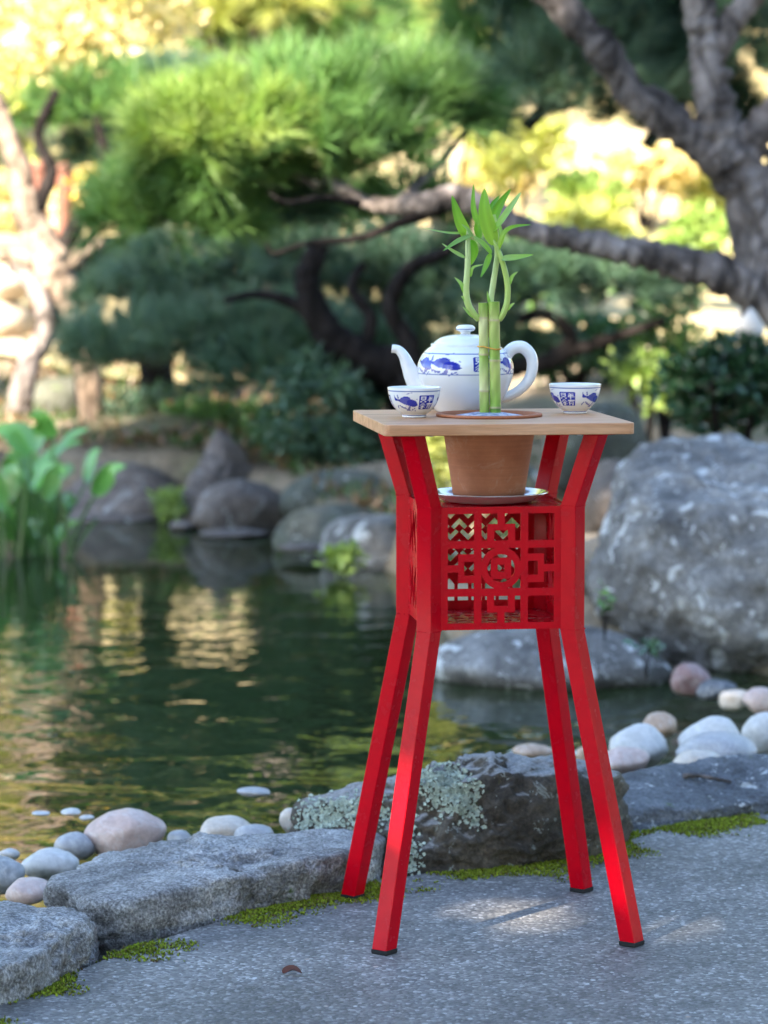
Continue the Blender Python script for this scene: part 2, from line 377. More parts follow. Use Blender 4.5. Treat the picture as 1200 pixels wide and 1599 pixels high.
def rock_shape(ext, seed, npl=16, sub=4, rough=.05, hmin=.70, k=14., flat_bottom=True):
    r = np.random.default_rng(seed); D, Fc = ico(sub)
    ext = np.array(ext)
    rad = np.ones(len(D))
    if npl:
        N = r.normal(size=(npl, 3)); N /= np.linalg.norm(N, axis=1)[:, None]; h = r.uniform(hmin, .98, npl)
        q = np.maximum(D @ N.T, 1e-3) / h            # 1/r per plane
        q = np.minimum(q, 50)
        rad = 1 / (((q ** k).sum(1) + 1.0) ** (1 / k))
    V = D * rad[:, None] * ext
    e = float(ext.min())
    dis = fbm(V / e, .9, seed, 3) * rough * 1.3 + fbm(V / e, 4.0, seed + 5, 4) * rough * .45
    V = V + D * (dis * e)[:, None]
    return V, Fc
def rock(name, label, loc, ext, mat, seed, cat='rock', rz=0., group=None, **kw):
    V, Fc = rock_shape(ext, seed, **kw)
    z0 = V[:, 2].min()
    V = V - np.array([0, 0, z0])
    o = npmesh(name, V, Fc, mat, smooth=True, loc=(loc[0], loc[1], loc[2] + z0)); o.rotation_euler[2] = rz
    return tag(o, label, cat, group)
def rock_px(name, label, u0, u1, v0, v1, D, mat, seed, depth=None, group=None, cat='rock', over=1.0, **kw):
    "boulder that fills the pixel box at distance D; its lower part may go under water or soil"
    c = P((u0 + u1) / 2, (v0 + v1) / 2, D); s = ppm(D)
    ex = ((u1 - u0) / 2 / s * 1.06 * over, depth or (u1 - u0) / 2 / s * .8, (v1 - v0) / 2 / s * 1.06)
    return rock(name, label, c, ex, mat, seed, group=group, cat=cat, **kw)
def rock_pts(name, label, pts, mat, seed, sub=5, rough=.02, amp=.010, k=40., cat='stone', sc=1.0, ridge=None):
    N, h, c = hull_planes(pts); D, Fc = ico(sub)
    A = np.array([list(p) for p in pts]); ext = (A.max(0) - A.min(0)) / 2
    E_ = D * np.sqrt(ext / ext.max()); E_ /= np.linalg.norm(E_, axis=1)[:, None]
    q = np.clip((E_ @ N.T) / h, 0, None); q = q / q.max(1)[:, None].clip(1e-9) * 1.0, q.max(1)
    rad = 1 / (q[1] * ((q[0] ** k).sum(1)) ** (1 / k))
    V = E_ * rad[:, None]
    dn = fbm(V, 7 * sc, seed, 4) * amp * 1.2 + fbm(V, 26 * sc, seed + 3, 4) * amp * .55 + fbm(V, 80 * sc, seed + 9, 3) * amp * .32 - np.abs(fbm(V, 13 * sc, seed + 21, 3)) * amp * .9
    V = V + E_ * dn[:, None]
    z0 = V[:, 2].min()
    o = npmesh(name, V - np.array([0, 0, z0]), Fc, mat, smooth=True, loc=(c[0], c[1], c[2] + z0))
    return tag(o, label, cat)
def base(pl, z=-.07): return [Vector((p.x, p.y, z)) for p in pl]

# edging stones along the pavement
fb = [G(0, 1572), G(85, 1535), G(125, 1510), G(163, 1480)]
rock_pts('edging_stone', 'flat grey edging slab cut off by the bottom left corner of the picture',
         base(fb) + base([G(-140, 1590), G(-140, 1400), G(150, 1425)]) + [G(-140, 1545, .055), G(0, 1500, .055), G(60, 1490, .057), G(90, 1468, .057), G(140, 1435, .054),
          G(158, 1440, .03), G(135, 1415, .052), G(0, 1402, .05), G(-140, 1402, .05)], R_SLAB, 11, sub=6, amp=.016, k=26.)
fb = [G(190, 1457), G(280, 1444), G(420, 1415), G(530, 1395), G(600, 1378)]
rock_pts('edging_stone', 'long low grey edging slab behind the left feet of the red stand',
         base(fb) + base([G(60, 1402), G(150, 1335), G(605, 1315)]) + [G(100, 1400, .047), G(190, 1404, .050), G(310, 1372, .058), G(420, 1349, .064), G(530, 1332, .066), G(606, 1318, .058),
          G(58, 1376, .038), G(150, 1322, .048), G(300, 1304, .053), G(420, 1292, .055), G(520, 1286, .060), G(612, 1300, .052)], R_SLAB, 12, sub=6, amp=.017, k=26.)
fb = [G(600, 1372), G(650, 1358), G(740, 1362), G(850, 1345), G(935, 1322), G(995, 1300)]
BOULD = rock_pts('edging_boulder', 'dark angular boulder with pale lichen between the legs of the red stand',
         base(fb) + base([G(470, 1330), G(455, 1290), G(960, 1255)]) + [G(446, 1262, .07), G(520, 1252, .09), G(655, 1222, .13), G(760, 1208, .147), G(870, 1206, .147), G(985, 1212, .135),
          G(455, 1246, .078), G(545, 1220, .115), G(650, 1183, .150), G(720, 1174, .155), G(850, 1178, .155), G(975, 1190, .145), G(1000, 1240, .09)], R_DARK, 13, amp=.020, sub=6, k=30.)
fb = [G(965, 1294), G(1090, 1284), G(1200, 1268), G(1330, 1250)]
rock_pts('edging_stone', 'flat blue grey edging slab behind the right leg with a twig on top',
         base(fb) + base([G(965, 1230), G(1000, 1190), G(1330, 1170)]) + [G(962, 1256, .030), G(1100, 1262, .022), G(1200, 1242, .028), G(1330, 1228, .03),
          G(965, 1205, .055), G(1040, 1188, .06), G(1200, 1176, .06), G(1330, 1168, .06)], R_BLUE, 14, amp=.012, sub=6)

# pebbles
def pebble(label, u, v, D, wp, hp, mat, seed, name='pebble', rz=0., group=None, dep=.85):
    s = ppm(D); c = P(u, v, D)
    return rock(name, label, c, (wp / 2 / s, wp / 2 / s * dep, hp / 2 / s), PB[mat], seed, cat='pebble', rz=rz, group=group, npl=9, sub=4, rough=.06, hmin=.74, k=9.)
GL, GR = 'river pebbles at the left water edge', 'river pebbles at the right water edge'
pebble('largest pink river pebble behind the long edging slab', 198, 1303, 5.02, 138, 82, 'pink', 21, group=GL)
pebble('pale blue pebble just left of the large pink one', 115, 1322, 5.0, 72, 50, 'blue', 22, group=GL)
pebble('round cream white pebble left of the long slab', 78, 1352, 4.82, 100, 58, 'white', 23, group=GL)
pebble('grey pebble cut off by the left edge of the picture', -2, 1366, 4.72, 84, 66, 'grey', 24, group=GL)
pebble('low pink pebble between the two left slabs', 46, 1392, 4.62, 84, 46, 'pink', 25, group=GL)
pebble('small grey pebble right of the large pink one', 282, 1312, 4.98, 46, 36, 'grey', 26, group=GL)
pebble('cream pebble with pink cast behind middle of long slab', 352, 1303, 4.98, 104, 60, 'cream', 27, group=GL)
pebble('bluish pebble overlapping the cream one behind the long slab', 396, 1308, 4.92, 80, 44, 'blue', 28, group=GL)
pebble('tan pebble against the left end of the dark boulder', 457, 1284, 5.02, 44, 50, 'cream', 29, group=GL)
pebble('flat pale pebble alone in the water near the boulder', 397, 1236, 5.24, 60, 16, 'blue', 30, group=GL)
pebble('small pale pebble at far left in shallow water', 14, 1334, 4.92, 34, 22, 'white', 31, group=GL)
pebble('tiny white pebble breaking the surface left of pink pebble', 112, 1268, 5.12, 36, 12, 'white', 32, group=GL)
pebble('small white pebble breaking the surface nearest the pink pebble', 136, 1277, 5.10, 24, 10, 'white', 33, group=GL)
pebble('tiny white pebble breaking the surface farthest left', 64, 1270, 5.12, 30, 9, 'white', 34, group=GL)
pebble('large white river pebble touching the right leg of the stand', 1000, 1168, 5.72, 104, 74, 'white', 41, group=GR)
pebble('low pinkish pebble in front of the large white one', 975, 1188, 5.55, 92, 44, 'pink', 42, group=GR)
pebble('tan pebble standing behind the large white one', 1027, 1132, 6.0, 62, 44, 'tan', 43, group=GR)
pebble('large pale two toned river pebble above the blue slab', 1112, 1156, 5.75, 120, 80, 'white', 44, group=GR)
pebble('blue grey pebble in front of the large two toned one', 1120, 1172, 5.62, 140, 58, 'blue', 45, group=GR)
pebble('low cream pebble tucked behind the blue grey slab', 1088, 1188, 5.5, 84, 34, 'cream', 46, group=GR)
pebble('white pebble at right picture edge above the slab', 1198, 1144, 5.9, 86, 76, 'white', 47, group=GR)
pebble('rusty red pebble cut off by the right picture edge', 1190, 1096, 6.4, 66, 48, 'pink', 48, group=GR)
pebble('cream pebble in the water below the large boulder', 1147, 1092, 6.75, 62, 36, 'cream', 49, group=GR)
pebble('plum coloured pebble in the gap under the large boulder', 1078, 1062, 7.05, 66, 56, 'plum', 50, group=GR)
pebble('dark slate pebble beside the plum one under the boulder', 1118, 1078, 6.95, 70, 34, 'dark', 51, group=GR)
pebble('small orange tan pebble between the right legs of the stand', 918, 1178, 5.6, 44, 30, 'tan', 52, group=GR)
pebble('tan stone just under water behind the dark boulder', 835, 1172, 5.75, 70, 22, 'tan', 53, group=GR)

# boulders right and far shore
rock_pts('boulder', 'huge pale grey boulder with white lichen spots at right edge',
         [P(*q) for q in [(1000, 684, 8.2), (1075, 672, 8.3), (1240, 668, 8.3), (1420, 690, 8.2), (958, 745, 8.1), (925, 845, 7.95), (910, 905, 7.9), (938, 962, 7.85), (1005, 1012, 7.75), (1062, 1052, 7.7), (1160, 1085, 7.65), (1420, 1090, 7.6),
          (1030, 800, 7.65), (1060, 930, 7.55), (1160, 1010, 7.5), (1420, 960, 7.4), (1180, 740, 7.85), (1300, 800, 7.6), (1010, 740, 8.9), (1420, 740, 8.9), (960, 960, 8.7), (1420, 1090, 8.8), (1080, 1090, 8.7)]], R_GREY, 1, sub=6, amp=.030, k=34., cat='rock', sc=.45)
rock_px('boulder', 'low grey rock at the water seen through the stand legs', 676, 1055, 972, 1110, 7.55, R_GREY, 2, depth=.25, npl=12, sub=5, rough=.06, hmin=.75)
rock_px('boulder', 'grey rock behind the upper right arm of the stand', 885, 1010, 712, 860, 9.3, R_FAR, 3, depth=.2, npl=12)
rock_px('boulder', 'dark rounded boulder below the right teacup in the background', 850, 1010, 615, 800, 11.2, R_FAR2, 4, depth=.3, npl=10)
rock_px('boulder', 'dark mossy rock seen beneath the tabletop beside the clay pot', 620, 860, 700, 850, 10.6, R_FAR2, 40, depth=.3, npl=12)
GS = 'rocks along the far shore'
rock_px('shore_rock', 'wide low grey brown rock on far shore beside leafy water plant', 70, 292, 724, 860, 12.0, R_FAR, 5, depth=.25, group=GS, npl=9, hmin=.6, k=30.)
o = rock_pts('shore_rock', 'tall pointed grey rock on the far shore', [P(*q) for q in [(335, 668, 11.75), (358, 672, 11.75), (392, 715, 11.75), (404, 760, 11.70), (410, 860, 11.55), (268, 860, 11.55), (272, 800, 11.55), (300, 738, 11.60), (320, 800, 11.45), (350, 690, 12.00), (400, 800, 12.05), (285, 800, 12.05)]], R_FAR, 36, sub=5, amp=.020, k=30., cat='rock', sc=.6)
o['group'] = GS
rock_px('shore_rock', 'dark square rock in front of the tall pointed one', 302, 450, 752, 885, 11.35, R_FAR, 7, depth=.18, group=GS, npl=9, hmin=.62, k=30.)
rock_px('shore_rock', 'brown rounded rock at back of far shore near the stand', 436, 660, 732, 850, 11.3, R_FAR2, 8, depth=.25, group=GS, npl=12)
rock_px('shore_rock', 'low greenish rock on far shore in front of the brown one', 432, 632, 788, 900, 10.6, R_FAR2, 9, depth=.2, group=GS, npl=12)
rock_px('shore_rock', 'pale blue grey rock touching the left column of the stand', 503, 665, 790, 930, 10.15, R_GREY, 10, depth=.2, group=GS, npl=12)
for i, (lab, u0, u1, v0, v1, D) in enumerate([('pale flat ledge at the waterline below the wide low rock', 82, 246, 803, 817, 11.68),
        ('pale flat ledge at the waterline below the dark square rock', 312, 424, 826, 840, 11.05), ('pale flat ledge at the waterline below the greenish rock', 434, 512, 848, 862, 10.3),
        ('short pale ledge at the waterline below the tall pointed rock', 266, 306, 814, 826, 11.35)]):
    rock_px('ledge_stone', lab, u0, u1, v0, v1, D, R_FAR, 60 + i, depth=.10, npl=10, sub=3, group='pale ledges at the far waterline', cat='stone', hmin=.8)
# sunlit stones beyond the left tree
for i, (u, v, D, wp, hp, lab) in enumerate([(18, 440, 15.5, 70, 62, 'topmost tan block of sunlit stones behind left tree'), (14, 500, 15.5, 90, 60, 'broad sunlit tan block behind the left tree, third from the bottom'),
        (30, 560, 15.3, 110, 64, 'sunlit tan block behind left tree, second from the bottom'), (40, 625, 14.6, 140, 70, 'lowest pale block of sunlit stones behind left tree')]):
    rock_px('garden_stone', lab, u - wp / 2, u + wp / 2, v - hp / 2, v + hp / 2, D, R_TAN, 70 + i, depth=.2, npl=12, sub=3, group='sunlit stones at left', cat='stone')
rock_px('garden_stone', 'small white sunlit stone beside the right pine trunk', 1145, 1195, 478, 545, 15.5, R_PALE, 76, depth=.1, npl=8, sub=3, cat='stone')
rock_px('garden_stone', 'dark low stone at the foot of the left tree', 40, 150, 585, 680, 13.4, R_FAR2, 77, depth=.2, npl=12, sub=3, cat='stone')

# ------------------------------------------------------------------ vegetation builders
def basis(A):
    A = A / np.linalg.norm(A, axis=1)[:, None]
    t = np.where(np.abs(A[:, 2:3]) < .9, np.array([[0, 0, 1.]]), np.array([[1., 0, 0]]))
    U = np.cross(A, t); U /= np.linalg.norm(U, axis=1)[:, None]; W = np.cross(A, U)
    return A, U, W
def tufts(C, A, n, L, wd, cols, r, spread=(.08, .95)):
    N = len(C); A, U, W = basis(A)
    th = r.uniform(*spread, (N, n)); ph = r.uniform(0, 2 * np.pi, (N, n)); ln = L * r.uniform(.7, 1.12, (N, n))
    Dn = (A[:, None] * np.cos(th)[..., None] + U[:, None] * (np.sin(th) * np.cos(ph))[..., None] + W[:, None] * (np.sin(th) * np.sin(ph))[..., None])
    B = C[:, None] + A[:, None] * (r.uniform(0, .5, (N, n)) * L)[..., None]
    T = B + Dn * ln[..., None]; T[..., 2] -= .06 * ln
    sd = np.cross(Dn, r.normal(size=(N, n, 3))); sd /= np.linalg.norm(sd, axis=2)[..., None]; sd *= wd / 2
    V = np.stack([B - sd, B + sd, T], 2).reshape(-1, 3)
    Fc = np.arange(len(V)).reshape(-1, 3)
    c = cols[:, None, :] * r.uniform(.75, 1.25, (N, n, 1)); c = np.repeat(c.reshape(-1, 3), 3, 0)
    return V, Fc, c
def pad_points(c, ext, n, r, top=-.25):
    D = r.normal(size=(n * 3, 3)); D /= np.linalg.norm(D, axis=1)[:, None]; D = D[D[:, 2] > top][:n]
    lump = 1 + .55 * np.array([mnoise.noise(Vector(p) * 2.6 + Vector(c)) for p in D])
    rad = lump * np.where(r.random(len(D)) < .25, r.uniform(.45, .9, len(D)), 1.0)
    return np.array(c) + D * np.array(ext) * rad[:, None], D
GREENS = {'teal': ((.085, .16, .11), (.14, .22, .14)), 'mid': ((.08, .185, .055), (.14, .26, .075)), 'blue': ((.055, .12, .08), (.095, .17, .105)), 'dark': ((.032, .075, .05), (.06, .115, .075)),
          'lit': ((.17, .29, .06), (.32, .42, .12)), 'gold': ((.52, .45, .20), (.72, .63, .36)), 'yel': ((.30, .36, .08), (.48, .48, .16)), 'deep': ((.02, .06, .028), (.04, .10, .045))}  # foliage tones per pad, with sunlight and shade put into the colour
def pad(parent, org, u, v, D, wp, hp, n, green, seed, L=.135, dep=None, per=42, wd=.0052, name='needle_pad', top=-.25):
    r = np.random.default_rng(seed); s = ppm(D); c = P(u, v, D)
    ext = (wp / 2 / s, dep or wp / 2 / s * .75, hp / 2 / s)
    n = int(n * .62); C, Dn = pad_points(c, ext, n, r, top)
    A = Dn * np.array([.8, .8, .6]) + np.array([0, 0, .55]) + r.normal(size=C.shape) * .38
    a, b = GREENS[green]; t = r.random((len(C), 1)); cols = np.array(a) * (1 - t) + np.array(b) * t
    V, Fc, cc = tufts(C, A, per, L, wd, cols, r)
    o = npmesh(name, V - np.array(org), Fc, NEEDLE, parent, cc)
    return tag(o, kind='stuff')
def limb(parent, org, pts, mat, name='branch', seed=0, seg=14, sub=9, rough=.13):
    "pts: [(Vector, radius)] smoothed into a knobbly tube"
    Pn = [Vector(p) for p, _ in pts]; rr = [q for _, q in pts]
    path, rad = [], []
    n = len(Pn)
    for i in range(n - 1):
        p0 = Pn[max(i - 1, 0)]; p1 = Pn[i]; p2 = Pn[i + 1]; p3 = Pn[min(i + 2, n - 1)]
        for j in range(sub):
            t = j / sub
            path.append(.5 * ((2 * p1) + (p2 - p0) * t + (2 * p0 - 5 * p1 + 4 * p2 - p3) * t * t + (3 * p1 - p0 - 3 * p2 + p3) * t ** 3))
            rad.append(rr[i] * (1 - t) + rr[i + 1] * t)
    path.append(Pn[-1]); rad.append(rr[-1])
    V, Fc = [], []
    ref = Vector((.3, 1, .1)).normalized()
    for i, p in enumerate(path):
        tg = (path[min(i + 1, len(path) - 1)] - path[max(i - 1, 0)]).normalized()
        u = ref.cross(tg); u.normalize(); ww = tg.cross(u); 
        for k in range(seg):
            a = 2 * math.pi * k / seg; dr = u * math.cos(a) + ww * math.sin(a)
            q = p + dr * rad[i]
            nn = mnoise.fractal(q * (.35 / max(rad[i], .01)) + Vector((seed, 0, seed)), 1, 2, 3)
            V.append(p + dr * rad[i] * (1 + rough * nn * 1.6) - Vector(org))
    for i in range(len(path) - 1):
        for k in range(seg):
            a = i * seg + k; b = i * seg + (k + 1) % seg
            Fc.append((a, b, b + seg, a + seg))
    Fc.append(tuple(range(seg))[::-1]); Fc.append(tuple(range((len(path) - 1) * seg, len(path) * seg)))
    return npmesh(name, np.array([list(p) for p in V]), Fc, mat, parent, smooth=True)
def leaves(C, r, L, wd, cols, up=.3, Dn=None):
    "folded diamond leaves, four triangles each"
    N = len(C); A = r.normal(size=(N, 3)) + np.array([0, 0, up])
    if Dn is not None: A = A * .6 + Dn
    A, U, W = basis(A); ph = r.uniform(0, 2 * np.pi, N)[:, None]; S_ = U * np.cos(ph) + W * np.sin(ph); Nn = np.cross(A, S_)
    ln = (L * r.uniform(.65, 1.2, N))[:, None]; ww = (wd * r.uniform(.7, 1.2, N))[:, None]
    b = C; t = C + A * ln; m = C + A * ln * .45 - Nn * ww * .18; l = C + A * ln * .42 + S_ * ww / 2 + Nn * ww * .1; rr_ = C + A * ln * .42 - S_ * ww / 2 + Nn * ww * .1
    V = np.stack([b, l, t, rr_, m], 1).reshape(-1, 3); k = np.arange(N)[:, None] * 5
    Fc = np.concatenate([k + np.array([0, 4, 1]), k + np.array([1, 4, 2]), k + np.array([4, 3, 2]), k + np.array([0, 3, 4])])
    c = np.repeat(cols * r.uniform(.75, 1.25, (N, 1)), 5, 0)
    return V, Fc, c
def crown(parent, org, c, ext, n, green, seed, L, wd, mat=None, name='crown', shell=.55, clumps=26):
    "leaf cloud gathered into clumps so that the outline is uneven and light shows through"
    r = np.random.default_rng(seed)
    K = r.normal(size=(clumps, 3)); K /= np.linalg.norm(K, axis=1)[:, None]; K *= r.uniform(shell, 1.0, (clumps, 1)); kr = r.uniform(.22, .42, clumps)
    w_ = r.integers(0, clumps, n); q = r.normal(size=(n, 3)); q /= np.linalg.norm(q, axis=1)[:, None]; q *= (r.random((n, 1)) ** .45)
    X = (K[w_] + q * kr[w_][:, None])
    C = np.array(c) + X * np.array(ext)
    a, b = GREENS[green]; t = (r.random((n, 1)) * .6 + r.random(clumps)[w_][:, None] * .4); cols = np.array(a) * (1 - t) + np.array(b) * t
    V, Fc, cc = leaves(C, r, L, wd, cols, Dn=q)
    return tag(npmesh(name, V - np.array(org), Fc, mat or LEAF, parent, cc), kind='stuff')

# ------------------------------------------------------------------ the right pine
tb = P(1300, 640, 9.2); tb.z = .0
pine = empty('pine_tree', tb, 'grey barked pine forking at the right edge above the huge boulder', 'tree')
B9 = lambda u, v, D=9.2: P(u, v, D)
limb(pine, tb, [(Vector((tb.x + .06, tb.y, -.15)), 0.096), (B9(1262, 560), 0.084), (B9(1214, 470), 0.076), (B9(1186, 400), 0.076), (B9(1168, 330), 0.076), (B9(1150, 270), 0.080), (B9(1118, 232), 0.068)], BARK, 'trunk', 1, 20, 9, .24)
limb(pine, tb, [(B9(1165, 290), 0.072), (B9(1105, 232), 0.060), (B9(1040, 185), 0.054), (B9(985, 140), 0.051), (B9(945, 85), 0.053), (B9(905, 40), 0.048), (B9(855, -8), 0.045), (B9(790, -70), 0.040)], BARK, 'branch', 2, 18, 9, .24)
limb(pine, tb, [(B9(1155, 300), 0.068), (B9(1130, 215), 0.064), (B9(1112, 140), 0.058), (B9(1102, 60), 0.050), (B9(1090, -10), 0.046), (B9(1085, -90), 0.040)], BARK, 'branch', 3, 18, 9, .24)
limb(pine, tb, [(B9(1108, 110), 0.040), (B9(1135, 45), 0.040), (B9(1175, -5), 0.036), (B9(1230, -60), 0.032)], BARK, 'branch', 8, 14, 9, .24)
limb(pine, tb, [(B9(1150, 290), 0.064), (B9(1172, 225), 0.060), (B9(1215, 170), 0.048), (B9(1290, 110), 0.040)], BARK, 'branch', 4, 16, 9, .24)
limb(pine, tb, [(B9(1185, 430), 0.056), (B9(1196, 330), 0.044), (B9(1215, 250), 0.036), (B9(1250, 180), 0.032)], BARK, 'branch', 5, 14, 9, .24)
limb(pine, tb, [(B9(1180, 450), .085), (B9(1120, 428), .060), (B9(1040, 405), .050), (B9(960, 388), .044), (B9(890, 374), .038), (B9(830, 362), .034), (B9(770, 335), .040), (B9(715, 308), .042), (B9(660, 318), .034), (B9(600, 322, 9.4), .026), (B9(540, 300, 9.5), .02), (B9(490, 262, 9.6), .014)], BARK, 'branch', 6, 16, 9, .24)
limb(pine, tb, [(B9(690, 322), .028), (B9(620, 350), .015), (B9(560, 372), .011), (B9(480, 380), .009), (B9(430, 396), .007), (B9(416, 380), .003)], BARK_DARK, 'branch', 7, 10)
limb(pine, tb, [(B9(560, 318, 9.4), .016), (B9(510, 308, 9.3), .012), (B9(450, 316, 9.2), .008), (B9(420, 300, 9.2), .003)], BARK_DARK, 'branch', 9, 10)
limb(pine, tb, [(B9(620, 320, 9.4), .018), (B9(660, 280, 9.6), .014), (B9(700, 240, 9.7), .012), (B9(730, 200, 9.7), .008)], BARK, 'branch', 10, 10, 9, .24)
limb(pine, tb, [(B9(500, 290, 9.5), .015), (B9(420, 260, 9.6), .012), (B9(340, 250, 9.6), .010), (B9(280, 280, 9.6), .007)], BARK, 'branch', 11, 10, 9, .24)
# pads on the long lower limb
for (u, v, D, wp, hp, n, g, sd) in [(350, 225, 9.5, 240, 120, 330, 'lit', 101), (470, 195, 9.6, 260, 130, 330, 'mid', 102), (600, 185, 9.7, 260, 130, 330, 'mid', 103), (690, 190, 9.8, 150, 100, 160, 'blue', 104),
        (520, 245, 9.5, 240, 80, 200, 'mid', 105), (280, 350, 9.7, 210, 130, 300, 'mid', 106), (380, 325, 9.9, 190, 110, 230, 'blue', 107), (320, 285, 9.6, 190, 90, 200, 'mid', 109), (460, 270, 9.7, 200, 80, 150, 'mid', 110), (590, 345, 10.2, 240, 60, 120, 'mid', 108)]:
    pad(pine, tb, u, v, D, wp, hp, n, g, sd)
# dark pads high behind the fork
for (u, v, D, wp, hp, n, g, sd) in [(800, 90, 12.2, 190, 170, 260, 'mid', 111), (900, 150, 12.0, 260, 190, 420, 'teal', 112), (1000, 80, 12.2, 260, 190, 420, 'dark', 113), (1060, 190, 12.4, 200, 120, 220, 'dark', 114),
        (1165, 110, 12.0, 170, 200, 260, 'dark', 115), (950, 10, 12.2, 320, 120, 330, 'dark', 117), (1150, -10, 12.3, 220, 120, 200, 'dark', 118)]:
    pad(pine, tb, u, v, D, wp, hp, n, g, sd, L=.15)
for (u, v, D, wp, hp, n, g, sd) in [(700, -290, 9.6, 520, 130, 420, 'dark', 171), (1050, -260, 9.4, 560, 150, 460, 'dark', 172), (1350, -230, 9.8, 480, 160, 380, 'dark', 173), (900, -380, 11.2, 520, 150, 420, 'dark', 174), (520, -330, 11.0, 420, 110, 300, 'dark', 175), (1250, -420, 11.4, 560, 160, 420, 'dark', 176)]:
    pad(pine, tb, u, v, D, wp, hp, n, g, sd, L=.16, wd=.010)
for i, pts in enumerate([[(820, 200), (900, 120), (980, 60), (1060, 20)], [(1010, 230), (1060, 150), (1110, 90), (1180, 60)]]):
    limb(pine, tb, [(P(u, v, 12.2), .03 - .004 * k) for k, (u, v) in enumerate(pts)], BARK_DARK, 'branch', 20 + i, 9)

# ------------------------------------------------------------------ low dark pine behind the stand
db = P(660, 640, 11.9); db.z = .05
dp = empty('pine_tree', db, 'low dark pine with twisted limbs behind the teapot', 'tree')
B11 = lambda u, v, D=11.8: P(u, v, D)
limb(dp, db, [(Vector((db.x, db.y, -.1)), .12), (B11(640, 600), .10), (B11(590, 570), .085), (B11(540, 545), .075), (B11(500, 500), .06), (B11(480, 440), .05), (B11(500, 380), .04)], BARK_DARK, 'trunk', 31, 16)
limb(dp, db, [(B11(640, 600), 0.054), (B11(640, 540), 0.041), (B11(610, 480), 0.034), (B11(640, 420), 0.031), (B11(700, 390), 0.024), (B11(740, 330), 0.017)], BARK_DARK, 'branch', 32, 12)
limb(dp, db, [(B11(640, 610), 0.048), (B11(720, 590), 0.041), (B11(800, 575), 0.037), (B11(870, 560), 0.034), (B11(890, 520), 0.029), (B11(850, 490), 0.024), (B11(810, 500), 0.019)], BARK_DARK, 'branch', 33, 12)
limb(dp, db, [(B11(860, 555), 0.034), (B11(920, 540), 0.027), (B11(980, 520), 0.020), (B11(1040, 500), 0.014)], BARK_DARK, 'branch', 34, 10)
limb(dp, db, [(B11(500, 500), 0.034), (B11(450, 470), 0.024), (B11(400, 460), 0.018), (B11(350, 470), 0.012)], BARK_DARK, 'branch', 35, 10)
limb(dp, db, [(B11(560, 560), 0.034), (B11(580, 500), 0.027), (B11(550, 450), 0.022), (B11(570, 410), 0.015)], BARK_DARK, 'branch', 36, 10)
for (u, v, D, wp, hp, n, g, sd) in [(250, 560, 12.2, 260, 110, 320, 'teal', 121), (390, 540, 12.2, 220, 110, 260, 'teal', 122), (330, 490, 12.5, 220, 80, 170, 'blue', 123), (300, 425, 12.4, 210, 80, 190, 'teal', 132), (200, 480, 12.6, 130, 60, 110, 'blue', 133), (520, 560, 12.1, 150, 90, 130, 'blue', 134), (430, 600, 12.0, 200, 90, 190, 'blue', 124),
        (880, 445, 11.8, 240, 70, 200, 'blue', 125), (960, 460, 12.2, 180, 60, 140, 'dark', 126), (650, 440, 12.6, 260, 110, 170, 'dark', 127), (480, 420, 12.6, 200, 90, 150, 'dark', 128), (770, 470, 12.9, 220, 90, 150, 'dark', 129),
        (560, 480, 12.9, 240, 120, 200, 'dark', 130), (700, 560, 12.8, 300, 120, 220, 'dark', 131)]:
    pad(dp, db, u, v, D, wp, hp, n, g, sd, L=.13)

# rear pad tree behind the centre
qb = P(250, 560, 13.6); qb.z = .18
qp = empty('pine_tree', qb, 'grey green pine peeking out left of the brightest pad', 'tree')
limb(qp, qb, [(Vector((qb.x, qb.y, 0)), .09), (P(235, 480, 13.6), .075), (P(200, 400, 13.6), .07), (P(150, 395, 13.4), .06), (P(125, 430, 13.2), .05)], BARK_DARK, 'trunk', 41, 12)
limb(qp, qb, [(P(200, 400, 13.6), .06), (P(230, 340, 13.6), .05), (P(210, 270, 13.5), .04), (P(190, 220, 13.5), .03)], BARK_DARK, 'branch', 42, 10)
for (u, v, D, wp, hp, n, g, sd) in [(150, 185, 13.4, 190, 110, 240, 'mid', 141), (250, 180, 13.6, 200, 120, 240, 'blue', 142), (210, 250, 13.6, 180, 80, 150, 'dark', 143), (230, 450, 13.4, 190, 60, 170, 'deep', 144)]:
    pad(qp, qb, u, v, D, wp, hp, n, g, sd, L=.14, wd=.007)

# ------------------------------------------------------------------ left tree, sunlit trunk
lb = P(150, 640, 13.0); lb.z = .15
lt = empty('tree', lb, 'tree at left whose pale forked trunk glows in the sun', 'tree')
B13 = lambda u, v, D=13.0: P(u, v, D)
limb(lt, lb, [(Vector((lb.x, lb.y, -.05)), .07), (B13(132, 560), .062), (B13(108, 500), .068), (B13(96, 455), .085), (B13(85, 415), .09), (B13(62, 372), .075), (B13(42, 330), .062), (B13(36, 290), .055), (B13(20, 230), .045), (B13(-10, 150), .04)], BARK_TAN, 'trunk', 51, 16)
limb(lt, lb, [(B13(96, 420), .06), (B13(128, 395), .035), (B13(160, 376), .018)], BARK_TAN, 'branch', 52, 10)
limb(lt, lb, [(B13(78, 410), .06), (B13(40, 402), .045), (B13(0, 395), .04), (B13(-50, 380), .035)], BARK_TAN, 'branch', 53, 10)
limb(lt, lb, [(B13(30, 640, 12.8), .06), (B13(45, 570, 12.8), .05), (B13(72, 520, 12.9), .045), (B13(66, 470, 12.9), .04), (B13(40, 430, 13), .035), (B13(15, 410, 13), .03)], BARK, 'branch', 54, 10)
limb(lt, lb, [(B13(85, 420), .05), (B13(120, 350), .04), (B13(150, 320), .03), (B13(165, 250), .025), (B13(150, 180), .02)], BARK_DARK, 'branch', 55, 10)
